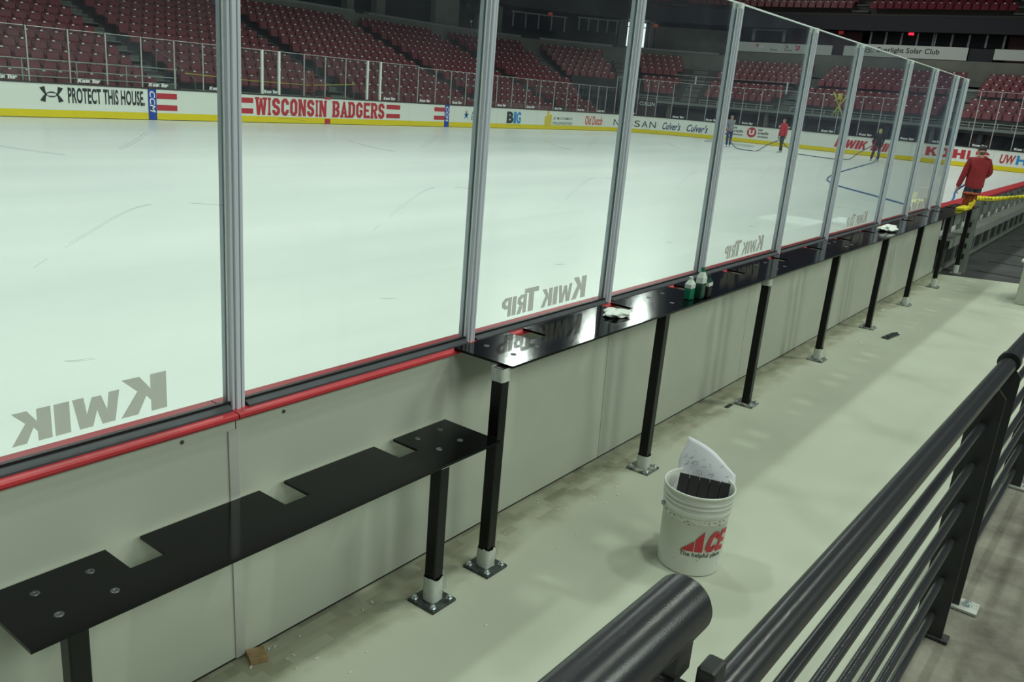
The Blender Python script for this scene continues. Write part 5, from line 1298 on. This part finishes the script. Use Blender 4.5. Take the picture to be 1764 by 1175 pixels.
def person(loc, face, label, H, jacket, trousers, shoes, hair, hands, feet, cap=False, lean=0.0, longhair=False, bulk=1.0):
    """local frame: x right, y forward, z up; hands and feet are local points (left, right)"""
    t = thing('person', loc, label, 'person'); a = face - PI / 2; t['_R'] = (math.cos(a), math.sin(a))
    k = H / 1.78; P = lambda x, y, z: (x * k, y * k, z * k)
    ln = lambda z: lean * max(0, z - 0.95)
    hip, belly, chest, neck, head = P(0, ln(.95), .95), P(0, ln(1.12), 1.12), P(0, ln(1.34), 1.34), P(0, ln(1.50), 1.50), P(0, ln(1.58) + .02, 1.58)
    top = P(0, ln(1.7) + .02, 1.705)
    arms = []; sleeves = []
    for s, h in ((-1, hands[0]), (1, hands[1])):
        sh = Vector(P(s * .185, ln(1.42), 1.42)); hd = Vector(P(*h)); mid = (sh + hd) / 2
        L = 0.30 * k; half = (hd - sh).length / 2; out = Vector((s * .38, -.9, -.2)).normalized(); el = mid + out * math.sqrt(max(0.0004, L * L - half * half))
        arms.append([(chest, .135 * k), (tuple(sh), .062 * k), (tuple(el), .042 * k), (tuple(hd), .030 * k)])
        wr = el.lerp(hd, 0.9); sleeves.append([(tuple(sh), .078 * k * bulk), (tuple(el), .060 * k * bulk), (tuple(wr), .047 * k * bulk)])
    legs = []; tr = []
    for s, f in ((-1, feet[0]), (1, feet[1])):
        hp = P(s * .095, ln(.9), .88); an = Vector(P(f[0], f[1], .09 + f[2])); kn = (Vector(hp) + an) / 2 + Vector((0, .035 * k, 0.0))
        legs.append([(hip, .105 * k), (hp, .080 * k), (tuple(kn), .056 * k), (tuple(an), .040 * k)])
        tr.append([(hip, (.155 * k, .125 * k)), (hp, .100 * k), (tuple(kn), .074 * k), (tuple(an + Vector((0, 0, .0))), .062 * k)])
    def fingers(mb):
        for s, h in ((-1, hands[0]), (1, hands[1])):
            hd = Vector(P(*h))
            for j, (dx, L) in enumerate(((-.028, .070), (-.010, .080), (.010, .075), (.027, .060))):
                b = hd + Vector((0, dx, -.045)); mb.tube([hd + Vector((0, dx * .6, -.01)), b, b + Vector((-s * .012, 0, -L * .5)), b + Vector((-s * .034, 0, -L * .8))], [.011, .010, .009, .007], 6)
            mb.tube([hd + Vector((0, .02, -.01)), hd + Vector((-s * .008, .045, -.035)), hd + Vector((-s * .02, .05, -.065))], [.012, .011, .008], 6)
            mb.obox(hd + Vector((0, 0, -.03)), (1, 0, 0), (0, 1, 0), (0, 0, 1), .014, .038, .042, 0, .01)
        # nose and ears
        hx, hy, hz = head
        mb.tube([(hx, hy + .085 * k, hz + .06 * k), (hx, hy + .112 * k, hz + .03 * k), (hx, hy + .092 * k, hz + .02 * k)], [.008, .014, .008], 6)
        for s in (-1, 1): mb.obox((hx + s * .082 * k, hy - .005, hz + .045 * k), (1, 0, 0), (0, 1, 0), (0, 0, 1), .010, .020, .032, 0, .008)
    body = [[(hip, .105 * k), (belly, .105 * k), (chest, .125 * k), (neck, .055 * k), (head, (.072 * k, .082 * k)), (P(0, ln(1.66) + .02, 1.645), (.080 * k, .095 * k)), (top, (.055 * k, .065 * k))]] + arms + legs
    skin('body', body, M['skin'], t, 2, fingers)
    jk = [[(P(0, ln(.82), .82), (.175 * k * bulk, .135 * k * bulk)), (P(0, ln(.88), .90), (.185 * k * bulk, .145 * k * bulk)), (P(0, ln(1.0), 1.0), (.180 * k * bulk, .140 * k * bulk)), (belly, (.180 * k * bulk, .138 * k * bulk)), (chest, (.185 * k * bulk, .140 * k * bulk)), (P(0, ln(1.45), 1.455), (.125 * k, .098 * k)), (P(0, ln(1.52), 1.515), (.066 * k, .066 * k))]]
    for s_, ch in zip((-1, 1), sleeves): jk.append([(chest, (.185 * k * bulk, .140 * k * bulk))] + ch)
    skin('jacket', jk, M[jacket], t, 2)
    skin('trousers', [[(P(0, ln(1.05), 1.06), (.130 * k, .105 * k)), (hip, (.155 * k, .125 * k))]] + tr, M[trousers], t, 2)
    for s, f in ((-1, feet[0]), (1, feet[1])):
        an = Vector(P(f[0], f[1], .06 + f[2]))
        skin('shoe', [[(tuple(an + Vector((0, -.06, -.015))), (.048, .042)), (tuple(an + Vector((0, .02, .0))), (.052, .05)), (tuple(an + Vector((0, .12, -.022))), (.050, .036)), (tuple(an + Vector((0, .19, -.03))), (.036, .026))]], M[shoes], t, 1)
    hx, hy = head[0], head[1]
    hz = 1.645 * k
    if cap:
        def brim(mb): 
            vs = [(hx + .10 * k * math.cos(a_), hy + .085 * k + .10 * k * math.sin(a_), hz + .035 - .012 * math.sin(a_)) for a_ in [PI * j / 10 for j in range(11)]]
            o_ = len(mb.v); mb.add(vs + [(x, y, z - .006) for x, y, z in vs], [list(range(11)), list(range(21, 10, -1))] + [(j, j + 1, 12 + j, 11 + j) for j in range(10)])
        skin('cap', [[((hx, hy - .035, hz - .03 * k), (.088 * k, .080 * k)), ((hx, hy - .005, hz + .03 * k), (.096 * k, .110 * k)), ((hx, hy - .005, hz + .075 * k), (.075 * k, .085 * k)), ((hx, hy - .005, hz + .100 * k), (.035 * k, .04 * k))]], M['cap_black'], t, 2, brim)
        skin('hair', [[((hx, hy - .055, hz - .02), (.080 * k, .058 * k)), ((hx, hy - .052, hz - .075), (.066 * k, .045 * k)), ((hx, hy - .050, hz - .105), (.045 * k, .03 * k))]], M[hair], t, 1)
    else:
        ch = [((hx, hy - .02, hz + .075 * k), (.062 * k, .072 * k)), ((hx, hy - .022, hz + .035 * k), (.090 * k, .096 * k)), ((hx, hy - .04, hz - .03 * k), (.086 * k, .072 * k))]
        if longhair: ch += [((hx, hy - .075, hz - .12 * k), (.09 * k, .05 * k)), ((hx, hy - .09, hz - .24 * k), (.08 * k, .04 * k))]
        skin('hair', [ch], M[hair], t, 2)
    del t['_R']; return t
def facing(p, q): return math.atan2(q[1] - p[1], q[0] - p[0])
p4 = (20.55, 0.86, 0.0)
person(p4, math.radians(32), 'person in red jacket and black cap on the ice just beyond the near boards', 1.77, 'jacket_red', 'navy_trousers', 'shoe_dark', 'brown_hair',
       ((-.30, .10, .80), (.20, .27, 1.02)), ((-.13, 0, 0), (.13, .05, 0)), cap=True, bulk=1.13)
p1 = (44.1, 16.5, 0.0)
person(p1, math.radians(-150), 'person in grey shirt and blue jeans holding a hose by the end boards', 1.72, 'shirt_grey', 'jeans', 'shoe', 'brown_hair',
       ((.05, .30, 1.0), (.20, .30, .95)), ((-.10, -.10, 0), (.10, .16, 0)), lean=.10)
p2 = (44.3, 13.65, 0.0)
person(p2, math.radians(150), 'person in red fleece and dark trousers carrying the hose on the ice', 1.78, 'jacket_pink', 'dark_trousers', 'shoe', 'brown_hair',
       ((-.34, .10, .82), (.26, .05, .78)), ((-.06, .10, 0), (.08, -.12, 0)), lean=.05)
p3 = (46.6, 9.45, 0.0)
person(p3, math.radians(20), 'blond person in black jacket and dark leggings pulling the hose, near the end boards', 1.70, 'black_cloth', 'dark_trousers', 'shoe', 'blond',
       ((-.25, .25, .85), (.22, .25, .9)), ((-.22, -.02, 0), (.14, .08, 0)), lean=.12, longhair=True)

# ------------------------------------------------------------------ hoses on the ice
def smooth(pts, n=8):
    P = [Vector(p) for p in pts]; out = []
    for i in range(len(P) - 1):
        a, b, c, d = P[max(i - 1, 0)], P[i], P[i + 1], P[min(i + 2, len(P) - 1)]
        for k in range(n):
            t = k / n; out.append(0.5 * ((2 * b) + (c - a) * t + (2 * a - 5 * b + 4 * c - d) * t * t + (3 * b - a - 3 * c + d) * t ** 3))
    out.append(P[-1]); return out
R_ = 0.022
def hand(p, face, h, H):   # world point of a hand
    a = face - PI / 2; k = H / 1.78; x, y, z = [c * k for c in h]; return (p[0] + x * math.cos(a) - y * math.sin(a), p[1] + x * math.sin(a) + y * math.cos(a), z - 0.05)
h4 = hand(p4, math.radians(32), (-.30, .10, .80), 1.77)
tag(MB().tube(smooth([(20.9, 1.0, .95), h4, (19.4, 1.02, .62), (18.75, 1.1, .25), (18.9, 1.5, R_), (19.8, 1.9, R_), (21.6, 2.3, R_), (23.51, 2.68, R_), (24.96, 3.75, R_), (26.38, 4.96, R_), (27.23, 5.63, R_), (28.28, 6.17, R_), (29.48, 6.6, R_), (31.47, 7.07, R_), (33.63, 7.44, R_), (36.8, 7.91, R_), (41.4, 8.56, R_), (45.0, 9.1, R_), (45.9, 9.2, .3), hand(p3, math.radians(20), (.22, .25, .9), 1.7)], 6), R_, 8).build('water_hose', M['hose'], None, (30, 6.8, 0)), 'blue hose winding over the ice to the blond person in black', 'hose')
tag(MB().tube(smooth([hand(p3, math.radians(20), (-.25, .25, .85), 1.7), (46.6, 10.3, .35), (45.4, 10.35, .05), (44.5, 10.4, R_), (43.8, 10.6, R_), (44.0, 11.56, R_), (44.4, 12.3, R_), (44.3, 13.0, .12), hand(p2, math.radians(150), (.26, .05, .78), 1.78)], 6), R_, 8).build('water_hose', M['hose_dark'], None, (44, 11.5, 0)), 'thin dark hose looping from the person in black to the one in red fleece', 'hose')
tag(MB().tube(smooth([hand(p2, math.radians(150), (-.34, .10, .82), 1.78), (44.3, 14.35, .35), (43.0, 14.4, R_), (42.5, 14.6, R_), (42.7, 15.1, R_), (43.1, 15.6, .05), (43.5, 16.1, .3), hand(p1, math.radians(-150), (.20, .30, .95), 1.72)], 6), R_, 8).build('water_hose', M['hose_dark'], None, (43, 15, 0)), 'thin dark hose from the person in red fleece to the person in grey', 'hose')
t = thing('spray_boom', (47.5, 17.6, 0), 'white pipe spraying frame lying on the ice by the person in grey', 'frame')
mb = MB(); c = [(48.9, 19.9), (46.6, 19.0), (45.6, 15.9), (47.6, 16.4)]
for i in range(4): a, b = c[i], c[(i + 1) % 4]; mb.tube([(*a, .06), (*b, .06)], 0.025, 8)
mb.tube([(47.75, 19.45, .06), (46.6, 16.15, .06)], .02, 8); mb.build('pipe_frame', M['pipe'], t)
mb = MB()
for x, y in c: mb.cyl((x, y, 0.0), (x, y, .06), .02, n=8)
mb.build('foot', M['pipe'], t)
